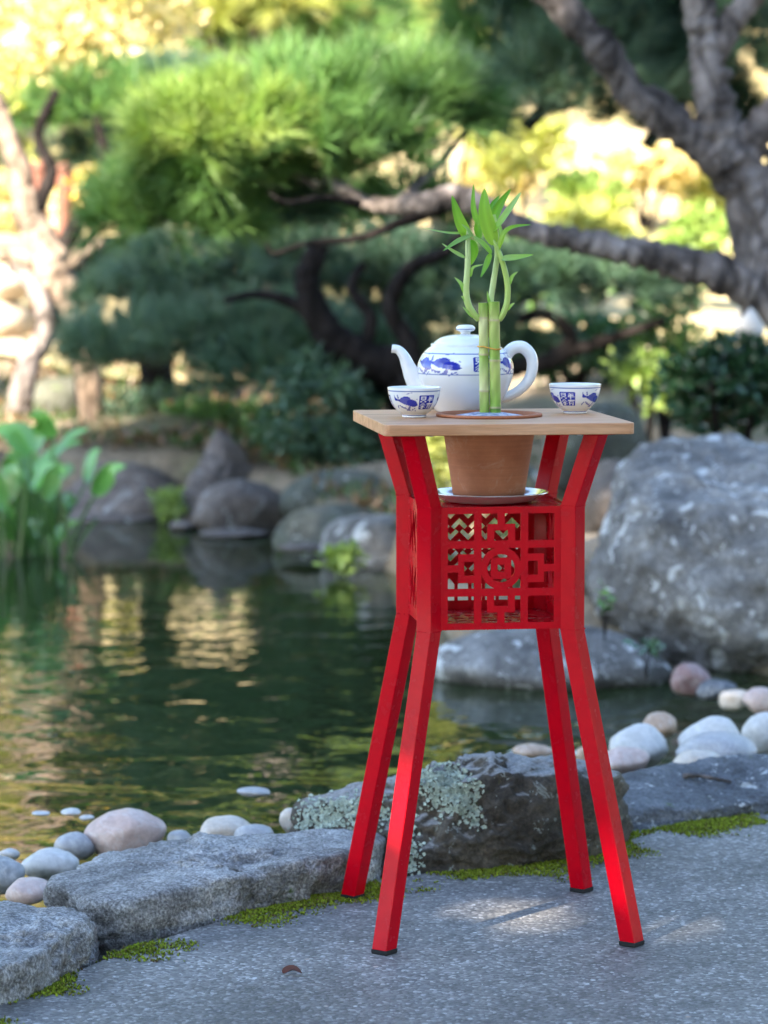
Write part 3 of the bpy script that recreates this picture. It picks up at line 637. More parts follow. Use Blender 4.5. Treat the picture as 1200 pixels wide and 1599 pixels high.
limb(lt, lb, [(B13(50, 340), .04), (B13(80, 270), .03), (B13(60, 210), .025), (B13(90, 140), .02)], BARK_DARK, 'branch', 56, 10)
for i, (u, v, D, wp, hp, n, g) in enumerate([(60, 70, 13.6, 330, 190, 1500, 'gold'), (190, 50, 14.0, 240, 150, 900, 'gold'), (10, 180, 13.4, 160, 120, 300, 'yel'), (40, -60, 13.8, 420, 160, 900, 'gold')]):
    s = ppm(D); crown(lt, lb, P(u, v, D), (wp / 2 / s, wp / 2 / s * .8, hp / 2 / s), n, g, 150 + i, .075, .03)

# background pine at the top, yellow green
tb2 = P(420, 500, 15.5); tb2.z = .3
tp_ = empty('pine_tree', tb2, 'yellow green sunlit pine at the top centre of the picture', 'tree')
limb(tp_, tb2, [(Vector((tb2.x, tb2.y, .1)), .09), (P(410, 300, 15.5), .07), (P(430, 120, 15.5), .06), (P(400, 40, 15.5), .05), (P(420, -60, 15.5), .03)], BARK, 'trunk', 61, 12)
for j, (a, b) in enumerate([((430, 120), (330, 60)), ((430, 120), (520, 70)), ((400, 40), (470, 0))]):
    limb(tp_, tb2, [(P(*a, 15.5), .035), (P((a[0] + b[0]) / 2, (a[1] + b[1]) / 2 + 10, 15.4), .028), (P(*b, 15.3), .015)], BARK, 'branch', 62 + j, 9)
for (u, v, D, wp, hp, n, g, sd) in [(320, 30, 15.4, 180, 100, 240, 'yel', 161), (430, 15, 15.4, 220, 90, 300, 'yel', 162), (520, 40, 15.4, 150, 100, 200, 'mid', 163), (420, 80, 15.8, 200, 60, 90, 'mid', 164), (560, 20, 15.8, 160, 90, 150, 'yel', 165)]:
    pad(tp_, tb2, u, v, D, wp, hp, n, g, sd, L=.17, wd=.007, per=40)

# ------------------------------------------------------------------ shrubs of the far bank
def shrub(name, label, u, v, D, wp, hp, n, green, seed, L=.06, wd=.03, mat=None, group=None, cat='shrub', clumps=26, stem=BARK_DARK):
    s = ppm(D); c = P(u, v, D); b = Vector((c.x, c.y, max(ground_z(c.x, c.y), c.z - hp / s - .02) if wp < 70 else ground_z(c.x, c.y)))
    e = empty(name, b, label, cat, group=group)
    ext = (wp / 2 / s, wp / 2 / s * .8, hp / 2 / s)
    for k in range(3):
        a = seed + k * 2.1
        limb(e, b, [(b - Vector((0, 0, .03)), min(.02 + .02 * ext[0], ext[0] * .10) if wp > 70 else .0018), ((b + c) / 2 + Vector((math.cos(a), math.sin(a), 0)) * ext[0] * .25, .012 + .012 * ext[0] if wp > 70 else .0014), (c + Vector((math.cos(a), math.sin(a), .2)) * ext[0] * .5, min(.006, ext[0] * .05) if wp > 70 else .001)], stem, 'stem', seed + k, 7, 4)
    crown(e, b, c, ext, n, green, seed, L, wd, mat, 'foliage', clumps=clumps)
    return e
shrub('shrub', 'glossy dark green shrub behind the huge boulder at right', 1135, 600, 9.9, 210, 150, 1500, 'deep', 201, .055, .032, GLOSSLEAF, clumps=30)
shrub('shrub', 'sunlit yellow green shrub left of the glossy dark one', 1010, 590, 12.0, 110, 90, 420, 'lit', 202, .05, .03)
shrub('shrub', 'blue green shrub overhanging far shore left of the stand', 500, 655, 11.7, 190, 170, 1900, 'blue', 203, .05, .02)
shrub('shrub', 'grey green shrub directly behind the left edge of tabletop', 600, 640, 11.9, 180, 160, 1500, 'dark', 204, .05, .02)
shrub('shrub', 'small olive shrub beside the tall pointed rock', 420, 660, 12.2, 90, 80, 420, 'mid', 205, .045, .015)
shrub('shrub', 'low grey green ground shrub on the bank left of pointed rock', 240, 640, 13.0, 170, 70, 700, 'blue', 206, .05, .015)
shrub('shrub', 'low green ground shrub on the bank above the wide rock', 330, 650, 12.8, 130, 60, 520, 'mid', 207, .05, .015)
shrub('fern', 'bright green fern clump in the gap between far shore rocks', 262, 785, 11.5, 44, 60, 260, 'lit', 208, .04, .012, cat='plant')
shrub('water_plant', 'bright lime plant at the waterline of the pale rock', 536, 872, 9.75, 60, 36, 240, 'lit', 209, .035, .02, cat='plant')
shrub('shrub', 'slim yellow green plant showing between stand arm and clay pot', 690, 720, 9.6, 34, 110, 200, 'yel', 210, .05, .025, cat='plant')
shrub('shrub', 'small leafy sprig at the left foot of the huge boulder', 945, 930, 7.3, 40, 40, 16, 'mid', 211, .03, .018, GLOSSLEAF, cat='plant')
shrub('shrub', 'pale green leafy sprig under the huge boulder above the water', 1010, 1008, 7.05, 44, 22, 14, 'blue', 212, .035, .022, GLOSSLEAF, cat='plant')
shrub('shrub', 'small sunlit green shrub under the long pine limb at right', 1040, 510, 12.6, 130, 100, 500, 'mid', 213, .05, .03)
# sunlit slope beyond
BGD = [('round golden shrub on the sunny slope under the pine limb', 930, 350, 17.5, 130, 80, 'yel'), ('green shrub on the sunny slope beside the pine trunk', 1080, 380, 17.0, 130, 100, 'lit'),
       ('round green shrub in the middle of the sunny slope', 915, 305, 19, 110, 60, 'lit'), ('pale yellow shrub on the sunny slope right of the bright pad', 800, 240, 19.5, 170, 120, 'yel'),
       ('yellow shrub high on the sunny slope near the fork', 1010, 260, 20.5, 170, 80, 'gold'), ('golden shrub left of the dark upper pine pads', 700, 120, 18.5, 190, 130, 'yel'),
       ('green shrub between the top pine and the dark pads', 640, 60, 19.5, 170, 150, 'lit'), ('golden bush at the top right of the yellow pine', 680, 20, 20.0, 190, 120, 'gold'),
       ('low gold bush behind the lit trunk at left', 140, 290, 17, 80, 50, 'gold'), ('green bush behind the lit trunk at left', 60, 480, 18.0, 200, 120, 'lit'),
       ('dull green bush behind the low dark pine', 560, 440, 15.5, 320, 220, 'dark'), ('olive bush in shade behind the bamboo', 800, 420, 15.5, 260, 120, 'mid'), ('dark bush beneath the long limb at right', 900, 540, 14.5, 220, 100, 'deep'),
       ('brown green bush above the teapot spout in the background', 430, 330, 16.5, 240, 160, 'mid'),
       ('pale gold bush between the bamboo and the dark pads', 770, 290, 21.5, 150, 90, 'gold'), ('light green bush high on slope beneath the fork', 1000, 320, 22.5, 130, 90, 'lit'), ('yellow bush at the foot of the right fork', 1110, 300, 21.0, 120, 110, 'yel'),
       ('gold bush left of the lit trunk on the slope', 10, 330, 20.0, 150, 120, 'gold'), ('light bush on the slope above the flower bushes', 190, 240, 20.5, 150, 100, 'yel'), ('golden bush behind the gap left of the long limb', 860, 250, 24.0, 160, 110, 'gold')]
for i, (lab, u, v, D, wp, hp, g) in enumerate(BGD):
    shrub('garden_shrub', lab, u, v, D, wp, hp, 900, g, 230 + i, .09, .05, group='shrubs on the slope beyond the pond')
r = np.random.default_rng(88); n = 9000
gx = r.uniform(-2.2, 2.2, n); gy = far(gx) + .35 + r.uniform(0, 1, n) ** 1.3 * 4.2; gz = terrain_h(gx, gy) + .02
k = r.random((n, 1)); cols = np.where(r.random((n, 1)) < .55, np.array((.05, .10, .04)) * (1 - k) + np.array((.11, .17, .06)) * k, np.array((.10, .055, .03)) * (1 - k) + np.array((.28, .18, .10)) * k)
V, Fc, cc = leaves(np.stack([gx, gy, gz], 1), r, .075, .022, cols, up=.9)
tag(npmesh('ground_cover', V, Fc, LEAF, None, cc), 'green and brown ground cover on the bank behind the far rocks', 'ground cover', kind='stuff')
# tall trees closing the view
for i, (x, y, h, g, lab) in enumerate([(-5.2, 25, 6.5, 'gold', 'tall golden tree far behind at the upper left'), (-2.6, 27, 7.5, 'yel', 'tall yellow tree far behind the left trunk'), (-.9, 24, 4.5, 'lit', 'tall light green tree far behind the centre'),
        (3.3, 26, 7.5, 'yel', 'tall yellow green tree far behind the dark pads'), (4.4, 25.5, 7.0, 'mid', 'tall green tree far behind the right pine'), (-7.6, 27, 7.5, 'lit', 'tall tree far beyond the left edge'), (6.8, 27, 7.5, 'lit', 'tall tree far beyond the right edge'), (-4.0, 30.5, 9.0, 'yel', 'tallest yellow tree in the back row at left'), (-1.4, 31, 9.5, 'gold', 'tall golden tree in the back row left of centre'), (.5, 30.5, 5.0, 'lit', 'tall green tree in the back row right of centre'), (5.5, 30, 6.5, 'yel', 'tall yellow tree in the back row at right')]):
    b = Vector((x, y, ground_z(x, y)))
    e = empty('tall_tree', b, lab, 'tree', group='trees closing the view')
    limb(e, b, [(b - Vector((0, 0, .1)), .22), (b + Vector((.1, 0, h * .3)), .17), (b + Vector((-.1, 0, h * .6)), .11), (b + Vector((.1, 0, h * .85)), .05)], BARK_DARK, 'trunk', 300 + i, 10)
    for k in range(4):
        a = k * 1.7 + i; limb(e, b, [(b + Vector((0, 0, h * (.3 + .1 * k))), .08), (b + Vector((math.cos(a) * .9, math.sin(a) * .6, h * (.38 + .1 * k))), .05), (b + Vector((math.cos(a) * 1.6, math.sin(a), h * (.5 + .1 * k))), .02)], BARK_DARK, 'branch', 310 + i * 4 + k, 7, 4)
    crown(e, b, b + Vector((0, 0, h * .55)), (1.9, 1.7, h * .48), 5600, g, 320 + i, .19, .10, clumps=70)
# reddish posts and the yellow flower bush behind the left tree
d = Nd('rust_wood'); v = d.coord('Object', (6, 6, 1)); n = d.noise(v, 8, 4)
d.set(Base_Color=d.ramp(n, [(.3, (.12, .045, .028)), (.7, (.20, .08, .05))]), Roughness=.8); RUST = d.m
for i, (u, lab) in enumerate([(62, 'rust red wooden post nearest the left trunk'), (102, 'rust red wooden post right of its twin by the left trunk')]):
    b = P(u, 345, 15.8); t = P(u + 4, 265, 15.8); b.z = ground_z(b.x, b.y)
    hh = t.z - b.z; bm = bmesh.new(); bmesh.ops.create_cone(bm, cap_ends=True, segments=8, radius1=.05, radius2=.045, depth=hh)
    bmesh.ops.translate(bm, verts=bm.verts, vec=(0, 0, hh / 2))
    bmesh.ops.create_cone(bm, cap_ends=True, segments=8, radius1=.06, radius2=.02, depth=.05, matrix=__import__('mathutils').Matrix.Translation((0, 0, hh + .026)))
    tag(bevel(bmobj('wooden_post', bm, RUST, loc=b), .006), lab, 'post', 'rust red posts')
d = Nd('yellow_petal'); d.set(Base_Color=(.62, .38, .03), Roughness=.6); PETAL = d.m
for i, (u, v_, wp, lab) in enumerate([(140, 290, 44, 'yellow flower bush behind the left trunk'), (185, 278, 24, 'small yellow flower bush right of the other one')]):
    c = P(u, v_, 15.2); s = ppm(15.2); b = Vector((c.x, c.y, ground_z(c.x, c.y))); e = empty('flower_bush', b, lab, 'plant')
    limb(e, b, [(b, .015), ((b + c) / 2, .012), (c, .008)], BARK_DARK, 'stem', 400 + i, 6, 4)
    r = np.random.default_rng(410 + i); C = np.array(c) + r.normal(size=(40, 3)) * wp / 2.6 / s
    V, Fc, cc = leaves(C, r, .04, .04, np.tile(np.array([[.6, .3, .02]]), (40, 1)))
    tag(npmesh('blossom', V - np.array(b), Fc, PETAL, e, cc), kind='stuff')
    crown(e, b, c, (wp / 2.2 / s,) * 3, 90, 'mid', 420 + i, .05, .025, name='foliage', clumps=8)

# ------------------------------------------------------------------ blades (used by water plant and bamboo)
def blade(name, parent, org, pts, width, mat, c0, c1, nrm, fold=.25, prof=None, seg=10, twist=0.0):
    "leaf along a smooth path of control points; nrm = direction its upper face looks"
    Pn = [Vector(p) for p in pts]
    if len(Pn) == 2: Pn = [Pn[0], (Pn[0] + Pn[1]) / 2, Pn[1]]
    path = []
    n = len(Pn)
    for s in range(seg + 1):
        t = s / seg * (n - 1); i = min(int(t), n - 2); f = t - i
        p0 = Pn[max(i - 1, 0)]; p1 = Pn[i]; p2 = Pn[i + 1]; p3 = Pn[min(i + 2, n - 1)]
        path.append(.5 * ((2 * p1) + (p2 - p0) * f + (2 * p0 - 5 * p1 + 4 * p2 - p3) * f * f + (3 * p1 - p0 - 3 * p2 + p3) * f ** 3))
    V, C, Fc = [], [], []
    nrm = Vector(nrm).normalized()
    for s, p in enumerate(path):
        t = s / seg; tg = (path[min(s + 1, seg)] - path[max(s - 1, 0)]).normalized()
        side = tg.cross(nrm); side.normalize(); up = side.cross(tg)
        if twist:
            a = twist * t; side, up = side * math.cos(a) + up * math.sin(a), up * math.cos(a) - side * math.sin(a)
        wv_ = (prof(t) if prof else (math.sin(math.pi * min(1, t ** .62)) ** .85 * .97 + .03 + .22 * (1 - t) ** 4 * 0)) * width / 2
        if t == 0 and not prof: wv_ = width * .16
        if s == seg: wv_ = width * .01
        for k in (-1, -.5, 0, .5, 1):
            V.append(p + side * wv_ * k + up * (abs(k) - .5) * wv_ * fold - Vector(org))
            e = abs(k); cc = [c0[q] * (1 - t) + c1[q] * t for q in range(3)]
            m_ = 1.12 if k == 0 else (.92 if e == .5 else 1.0)
            C.append([x * m_ for x in cc])
    for s in range(seg):
        for k in range(4):
            a = s * 5 + k; Fc.append((a, a + 1, a + 6, a + 5))
    return npmesh(name, np.array([list(p) for p in V]), np.array(Fc), mat, parent, np.array(C), smooth=True)

# leafy water plant, left
wb = P(60, 850, 10.4); wb.z = WATER_Z
wp_ = empty('water_plant', wb, 'large leaved green water plant at left edge of the pond', 'plant')
r = random.Random(5)
LV = [(45, 640, 0), (20, 655, -1), (75, 700, 1), (110, 735, 1), (150, 660, 1), (170, 690, 1), (205, 718, 1), (130, 680, 1), (60, 720, 0), (30, 760, -1), (15, 700, -1), (-10, 660, -1), (95, 650, 1), (40, 690, 0), (5, 735, -1), (-20, 720, -1), (115, 770, 1), (-5, 790, -1)] + [(r.uniform(-30, 140), r.uniform(715, 815), 0) for _ in range(16)]
STK = m_simple('plant_stalk', (.06, .15, .03), .4)
for i, (u, v_, sg) in enumerate(LV):
    D = 10.4 + r.uniform(-.3, .3); tip = P(u - 8 + r.uniform(-8, 8), v_ + 10, D)
    ax = (1 if u > 60 else -1) * r.uniform(.35, 1.2); ln = r.uniform(70, 105)
    mid = P(u - 8 - ax * ln * .62, v_ + 10 + ln * r.uniform(.25, .75), D + r.uniform(-.05, .05)); root = Vector((wb.x + (u - 60) / 450 * .26 + r.uniform(-.07, .07), wb.y + (D - 10.4) * .3, WATER_Z - .02))
    limb(wp_, wb, [(root, .008), ((root + mid) / 2 + Vector((0, 0, .02)), .006), (mid, .004)], STK, 'stalk', i, 6, 4, .02)
    g = r.uniform(1.3, 2.7); yl = r.uniform(.0, .05)
    blade('leaf', wp_, wb, [mid, (mid + tip) / 2 + Vector((0, 0, r.uniform(.015, .05))), tip], .085 * r.uniform(.7, 1.25), GLOSSLEAF, (.05 * g, .135 * g, .03 * g), (.08 * g + yl, .18 * g + yl, .035 * g), (r.uniform(-.7, .7), -.6, r.uniform(.3, 1.2)), .35)
for i in range(12):
    x = wb.x + r.uniform(-.2, .14); y = wb.y + r.uniform(-.14, .12); t = Vector((x + r.uniform(-.09, .12), y, WATER_Z + r.uniform(.12, .36)))
    blade('leaf', wp_, wb, [Vector((x, y, WATER_Z - .02)), (Vector((x, y, WATER_Z)) + t) / 2 + Vector((.01, 0, .02)), t], .020, GLOSSLEAF, (.02, .06, .015), (.06, .15, .03), (0, -1, .2), .3)

# ------------------------------------------------------------------ the red stand
SX, SY, PSI = .1505, 4.3165, .1368
ST = empty('plant_stand', (SX, SY, 0), 'tall red metal stand with fretwork box and square wooden top', 'stand', PSI)
ZT, TH = .7359, .0160
ZB = ZT - TH
LF, CF, AF, ZCT, ZCB, TUBE = .1756, .1024, .1300, .6156, .4404, .0254
def tube_leg(sx, sy):
    path = [(LF * 1.41421, .006), (CF * 1.41421, ZCB), (CF * 1.41421, ZCT), (AF * 1.41421, ZB - .0005)]
    er = Vector((sx, sy, 0)).normalized(); et = Vector((-er.y, er.x, 0)); h = TUBE / 2
    V, Fc = [], []
    for r_, z in path:
        for a, b in ((-1, -1), (1, -1), (1, 1), (-1, 1)):
            V.append(er * (r_ + a * h * 1.015) + et * b * h + Vector((0, 0, z)))
    for i in range(len(path) - 1):
        for k in range(4):
            a = i * 4 + k; b = i * 4 + (k + 1) % 4; Fc.append((a, b, b + 4, a + 4))
    Fc.append((3, 2, 1, 0)); n = (len(path) - 1) * 4; Fc.append((n, n + 1, n + 2, n + 3))
    o = npmesh('leg', np.array([list(p) for p in V]), Fc, RED, ST)
    bm = bmesh.new(); bm.from_mesh(o.data); bmesh.ops.recalc_face_normals(bm, faces=bm.faces); bm.to_mesh(o.data); bm.free()
    bevel(o, .0018, 2)
    # rubber foot
    V, Fc = [], []
    for z, g in ((0.0, h * .94), (.0015, h * 1.02), (.0060, h * 1.03), (.0075, h * .9)):
        for a, b in ((-1, -1), (1, -1), (1, 1), (-1, 1)): V.append(er * (LF * 1.41421 + a * g) + et * b * g + Vector((0, 0, z)))
    Fc = [(3, 2, 1, 0), (12, 13, 14, 15)] + [(i * 4 + k, i * 4 + (k + 1) % 4, i * 4 + (k + 1) % 4 + 4, i * 4 + k + 4) for i in range(3) for k in range(4)]
    npmesh('rubber_foot', np.array([list(p) for p in V]), Fc, BLACK_RUBBER, o)
    # weld beads round the two bends
    for z, r_ in ((ZCB, CF), (ZCT, CF)):
        pts = [er * (r_ * 1.41421 + a * h * 1.02) + et * b * h * 1.02 + Vector((0, 0, z)) for a, b in ((-1, -1), (1, -1), (1, 1), (-1, 1), (-1, -1))]
        bead(o, pts, int(z * 1e4) + int(sx * 3 + sy * 7) % 97)
    return o
def bead(parent, pts, seed, rad=.0011, step=.0028):
    r_ = random.Random(seed); V, Fc = [], []
    D, Fi = ico(1); D = np.array(D)
    for a, b in zip(pts[:-1], pts[1:]):
        n = max(2, int((b - a).length / step))
        for i in range(n):
            if r_.random() < .2: continue
            p = a.lerp(b, (i + r_.uniform(.2, .8)) / n); s = rad * r_.uniform(.5, 1.25)
            Fc.append(np.array(Fi) + len(V) * len(D)); V.append(D * s + np.array(p))
    return npmesh('weld_bead', np.concatenate(V), np.concatenate(Fc), RED, parent, smooth=True)
for sx in (-1, 1):
    for sy in (-1, 1): tube_leg(sx, sy)

def sheet(name, outer, holes, th, mat, parent):
    "flat plate in its own xy plane with cut-outs, extruded to a thickness"
    cu = bpy.data.curves.new('c', 'CURVE'); cu.dimensions = '2D'; cu.fill_mode = 'BOTH'; cu.extrude = th / 2
    for poly in [outer] + holes:
        s = cu.splines.new('POLY'); s.points.add(len(poly) - 1)
        for p, q in zip(s.points, poly): p.co = (q[0], q[1], 0, 1)
        s.use_cyclic_u = True
    ob = bpy.data.objects.new('c', cu); COL.objects.link(ob)
    dg = bpy.context.evaluated_depsgraph_get(); dg.update()
    me = bpy.data.meshes.new_from_object(ob.evaluated_get(dg)); me.name = name
    bpy.data.objects.remove(ob); bpy.data.curves.remove(cu)
    me.materials.clear(); me.materials.append(mat)
    for p in me.polygons: p.use_smooth = False
    o = bpy.data.objects.new(name, me)
    return link(o, parent)
PHW = CF - TUBE * .7071 + .0012; PZ0, PZ1 = ZCB + .001, ZCT - .001; PZC = (PZ0 + PZ1) / 2; PHH = (PZ1 - PZ0) / 2
OW, OH = .0757, .0772
def arc(r_, a0, a1, n=14): return [(r_ * math.cos(a0 + (a1 - a0) * i / n), r_ * math.sin(a0 + (a1 - a0) * i / n)) for i in range(n + 1)]
hol = []
def rot4(poly):
    for k in range(4):
        c_, s_ = [(1, 0), (0, 1), (-1, 0), (0, -1)][k]
        hol.append([(x * c_ - y * s_, x * s_ + y * c_) for x, y in poly])
rot4([(.509, .509), (1, .509), (1, 1), (.509, 1)])
rot4([(-.368, 1), (-.368, .509), (-.263, .509), (-.263, .808), (-.068, .808), (-.068, 1)])
rot4([(.368, 1), (.068, 1), (.068, .808), (.263, .808), (.263, .509), (.368, .509)])
rot4([(-.129, .509), (.129, .509), (.129, .693), (-.129, .693)])
ra = .386; ca = math.asin(.1165 / ra)
rot4([(.368, .1165), (.368, .368), (.1165, .368)] + arc(ra, math.pi / 2 - ca, ca)[1:-1])
ri = .257; cb = math.asin(.193 / ri)
rot4(arc(ri, cb, math.pi - cb))
hol.append([(-.064, -.064), (.064, -.064), (.064, .064), (-.064, .064)])
rect = [(-PHW, -PHH), (PHW, -PHH), (PHW, PHH), (-PHW, PHH)]
o = sheet('fretwork_panel', rect, [[(x * OW, y * OH) for x, y in p] for p in hol], .0022, RED, ST)
o.location = (0, -CF, PZC); o.rotation_euler = (math.pi / 2, 0, 0); o['label'] = 'front panel cut with a ring inside brackets and square cells'
# back panel: herringbone of angled slots above, row of pointed openings below
hb = []
c45 = math.sqrt(.5); aL, bW = .0185, .0066; pitch = .0262
for i in range(-6, 7):
    for j in range(-6, 7):
        x0 = (i + .5 * (j % 2)) * pitch; y0 = j * pitch * .60 + .012
        fl = 1 if j % 2 else -1
        L_ = [(0, 0), (aL, 0), (aL, bW), (bW, bW), (bW, aL), (0, aL)]
        L_ = [(x - aL * .35, y - aL * .35) for x, y in L_]
        q = [((x - y) * c45 * .92, (x + y) * c45 * fl * .92) for x, y in L_]
        q = [(x0 + x, y0 + y) for x, y in q]
        if fl < 0: q = q[::-1]
        if all(abs(x) < OW and -.030 < y < OH for x, y in q): hb.append(q)
for i in range(-3, 4):
    x0 = i * .0205; hb.append([(x0 - .0078, -.070), (x0 + .0078, -.070), (x0 + .0078, -.046), (x0, -.037), (x0 - .0078, -.046)])
o = sheet('fretwork_panel', rect, hb, .0022, RED, ST); o.location = (0, CF, PZC); o.rotation_euler = (math.pi / 2, 0, 0)
o['label'] = 'rear panel cut with small angled slots'
# side panels: flame shaped slots either side of a middle bar
hs = []
for sgn in (1, -1):
    for i in range(7):
        x0 = -.066 + i * .022; y0, y1 = .010, .070
        Lq = []; Rq = []
        for k in range(13):
            t = k / 12; y = (y0 + (y1 - y0) * t) * sgn; cx_ = x0 + .006 * math.sin(t * 5.2 + i * 1.3); wv_ = .0012 + .0068 * math.sin(math.pi * (t * .92 + .04)) ** .7
            Lq.append((cx_ - wv_, y)); Rq.append((cx_ + wv_, y))
        hs.append(Lq + Rq[::-1])
for sg in (-1, 1):
    o = sheet('fretwork_panel', rect, hs, .0022, RED, ST); o.location = (sg * CF, 0, PZC); o.rotation_euler = (math.pi / 2, 0, math.pi / 2)
    o['label'] = 'side panel cut with wavy flame shaped slots'
# bottom plate with crossing slots and plain top plate
hp_ = []
for i in range(-3, 4):
    for j in range(-2, 3):
        x0, y0 = i * .0215, j * .030; fl = 1 if (i + j) % 2 else -1
        hp_.append([(x0 - .0095, y0 - .0125 * fl), (x0 + .005, y0 - .0055 * fl), (x0 + .0095, y0 + .0125 * fl), (x0 - .006, y0 + .006 * fl)][::fl])
CC = CF - .004
oct_ = [(-PHW, -CC), (PHW, -CC), (CC, -PHW), (CC, PHW), (PHW, CC), (-PHW, CC), (-CC, PHW), (-CC, -PHW)]
o = sheet('bottom_plate', oct_, hp_, .0022, RED, ST); o.location = (0, 0, ZCB + .003)
o = sheet('top_plate', oct_, [], .0022, RED, ST); o.location = (0, 0, ZCT - .004)
for sx in (-1, 1):
    for a in (0, 1):
        x = sx * (PHW - .0004); yq = -CF
        pts = [Vector((x, yq - .0012, PZ0)), Vector((x, yq - .0012, PZ1))] if a == 0 else [Vector((-CF - .0012, sx * PHW, PZ0)), Vector((-CF - .0012, sx * PHW, PZ1))]
        bead(ST, pts, 500 + sx + a * 7, .0008, .004)
for z in (PZ0, PZ1): bead(ST, [Vector((-PHW, -CF - .0008, z)), Vector((PHW, -CF - .0008, z))], 520 + int(z * 100), .0007, .004)
# top mounting plates with screws
for sx in (-1, 1):
    for sy in (-1, 1):
        bm = bmesh.new(); bmesh.ops.create_cone(bm, cap_ends=True, segments=12, radius1=.0035, radius2=.0045, depth=.003)
        s1 = bmobj('screw', bm, STEEL, ST); s1.location = (sx * (AF - .025), sy * (AF + .004), ZB - .0018)
        bm = bmesh.new(); bmesh.ops.create_cube(bm, size=1); bmesh.ops.scale(bm, vec=(.044, .044, .0022), verts=bm.verts)
        s2 = bevel(bmobj('mounting_plate', bm, RED, ST), .0008); s2.location = (sx * (AF + .002), sy * (AF + .002), ZB - .0014); s2.rotation_euler[2] = R(45)
# wooden top
def rrect(h, r_, n=7):
    out = []
    for cx_, cy_, a0 in ((h - r_, h - r_, 0), (-h + r_, h - r_, 90), (-h + r_, -h + r_, 180), (h - r_, -h + r_, 270)):
        out += [(cx_ + r_ * math.cos(R(a0 + 90 * i / n)), cy_ + r_ * math.sin(R(a0 + 90 * i / n))) for i in range(n + 1)]
    return out
HOLE_R = .0712
o = sheet('tabletop', rrect(.1752, .010), [[(HOLE_R * math.cos(-2 * math.pi * i / 96), HOLE_R * math.sin(-2 * math.pi * i / 96)) for i in range(96)]], TH, WOOD, ST)
bm = bmesh.new(); bm.from_mesh(o.data); bmesh.ops.remove_doubles(bm, verts=bm.verts, dist=1e-5)
bmesh.ops.dissolve_limit(bm, angle_limit=R(1), verts=bm.verts, edges=bm.edges); bm.to_mesh(o.data); bm.free()
o.location = (0, 0, ZB + TH / 2); bevel(o, .0035, 3)

# ------------------------------------------------------------------ lathe things on the stand
def stand_pt(lx, ly, z):
    return Vector((SX + lx * math.cos(PSI) - ly * math.sin(PSI), SY + lx * math.sin(PSI) + ly * math.cos(PSI), z))
def lathe(name, prof, mat, parent=None, seg=64, colf=None, loc=None, sub=0, z0col=None):
    "prof [(r,z)] closed at axis where r=0; colf(theta, z, r, i) -> mask array of blue print"
    pr = np.array(prof, dtype=float)
    n = len(pr); th = np.arange(seg) * 2 * np.pi / seg
    V = np.stack([np.outer(pr[:, 0], np.sin(th)), -np.outer(pr[:, 0], np.cos(th)), np.repeat(pr[:, 1:2], seg, 1)], -1).reshape(-1, 3)
    i = np.arange(n - 1)[:, None] * seg; k = np.arange(seg)[None]; k2 = (k + 1) % seg
    Fc = np.stack([i + k, i + k2, i + seg + k2, i + seg + k], -1).reshape(-1, 4)
    col = None
    if colf is not None:
        TH_, I_ = np.meshgrid((th + np.pi) % (2 * np.pi) - np.pi, np.arange(n)); m = colf(TH_, pr[I_, 1], pr[I_, 0], I_)
        col = m.reshape(-1, 3)
    return npmesh(name, V, Fc, mat, parent, col, smooth=True, loc=loc)
def smooth_prof(pts, n):
    "Catmull-Rom through profile points"
    out = []
    p = [np.array(q, float) for q in pts]; m = len(p)
    for i in range(m - 1):
        p0, p1, p2, p3 = p[max(i - 1, 0)], p[i], p[i + 1], p[min(i + 2, m - 1)]
        for j in range(n):
            t = j / n; out.append(.5 * (2 * p1 + (p2 - p0) * t + (2 * p0 - 5 * p1 + 4 * p2 - p3) * t * t + (3 * p1 - p0 - 3 * p2 + p3) * t ** 3))
    out.append(p[-1]); return [tuple(q) for q in out]
# saucer
SC = stand_pt(0, 0, ZCT - .0028)
pr = smooth_prof([(.0, .0045), (.045, .0045), (.062, .005), (.076, .012), (.0845, .0155)], 5) + [(.0855, .0150), (.0853, .0138)] + smooth_prof([(.0835, .0128), (.074, .007), (.064, .0015), (.05, .0)], 5) + [(.0, 0.)]
tag(lathe('saucer', pr, SAUCER, seg=96, loc=SC), 'shallow grey glass saucer under the clay pot', 'saucer')
# clay pot
PC = stand_pt(0, 0, ZCT + .0020)
ph = ZT + .0045 - PC.z
pr = [(0, 0), (.0485, 0), (.0505, .0015)] + [(.0505 + (.0695 - .0505) * t, ph * t) for t in (.15, .3, .45, .6, .75, .88)] + [(.0702, ph - .0042), (.0755, ph - .0040), (.0765, ph - .0025), (.0762, ph - .0008), (.0748, ph), (.0690, ph), (.0675, ph - .001), (.066, ph - .012), (.064, ph - .02), (0, ph - .02)]
pot = lathe('plant_pot', pr, TERRA, seg=96, loc=PC); tag(pot, 'tapered terracotta pot dropped through the round hole of the wooden top', 'pot')
d = Nd('pot_gravel'); v = d.coord(); vo = d.n('ShaderNodeTexVoronoi'); vo.inputs['Scale'].default_value = 160; d.l(v, vo.inputs['Vector'])
s_ = d.n('ShaderNodeSeparateColor'); d.l(vo.outputs['Color'], s_.inputs[0])
d.set(Base_Color=d.ramp(s_.outputs[0], [(.0, (.08, .1, .25)), (.4, (.25, .3, .5)), (.8, (.6, .62, .7))]), Roughness=.3, Normal=d.bump(vo.outputs['Distance'], .8, .003)); GRAVEL = d.m
lathe('gravel', [(0, ph + .0015), (.02, ph + .0010), (.04, ph - .002), (.0665, ph - .0065), (.0665, ph - .012), (0, ph - .012)], GRAVEL, pot, 48)

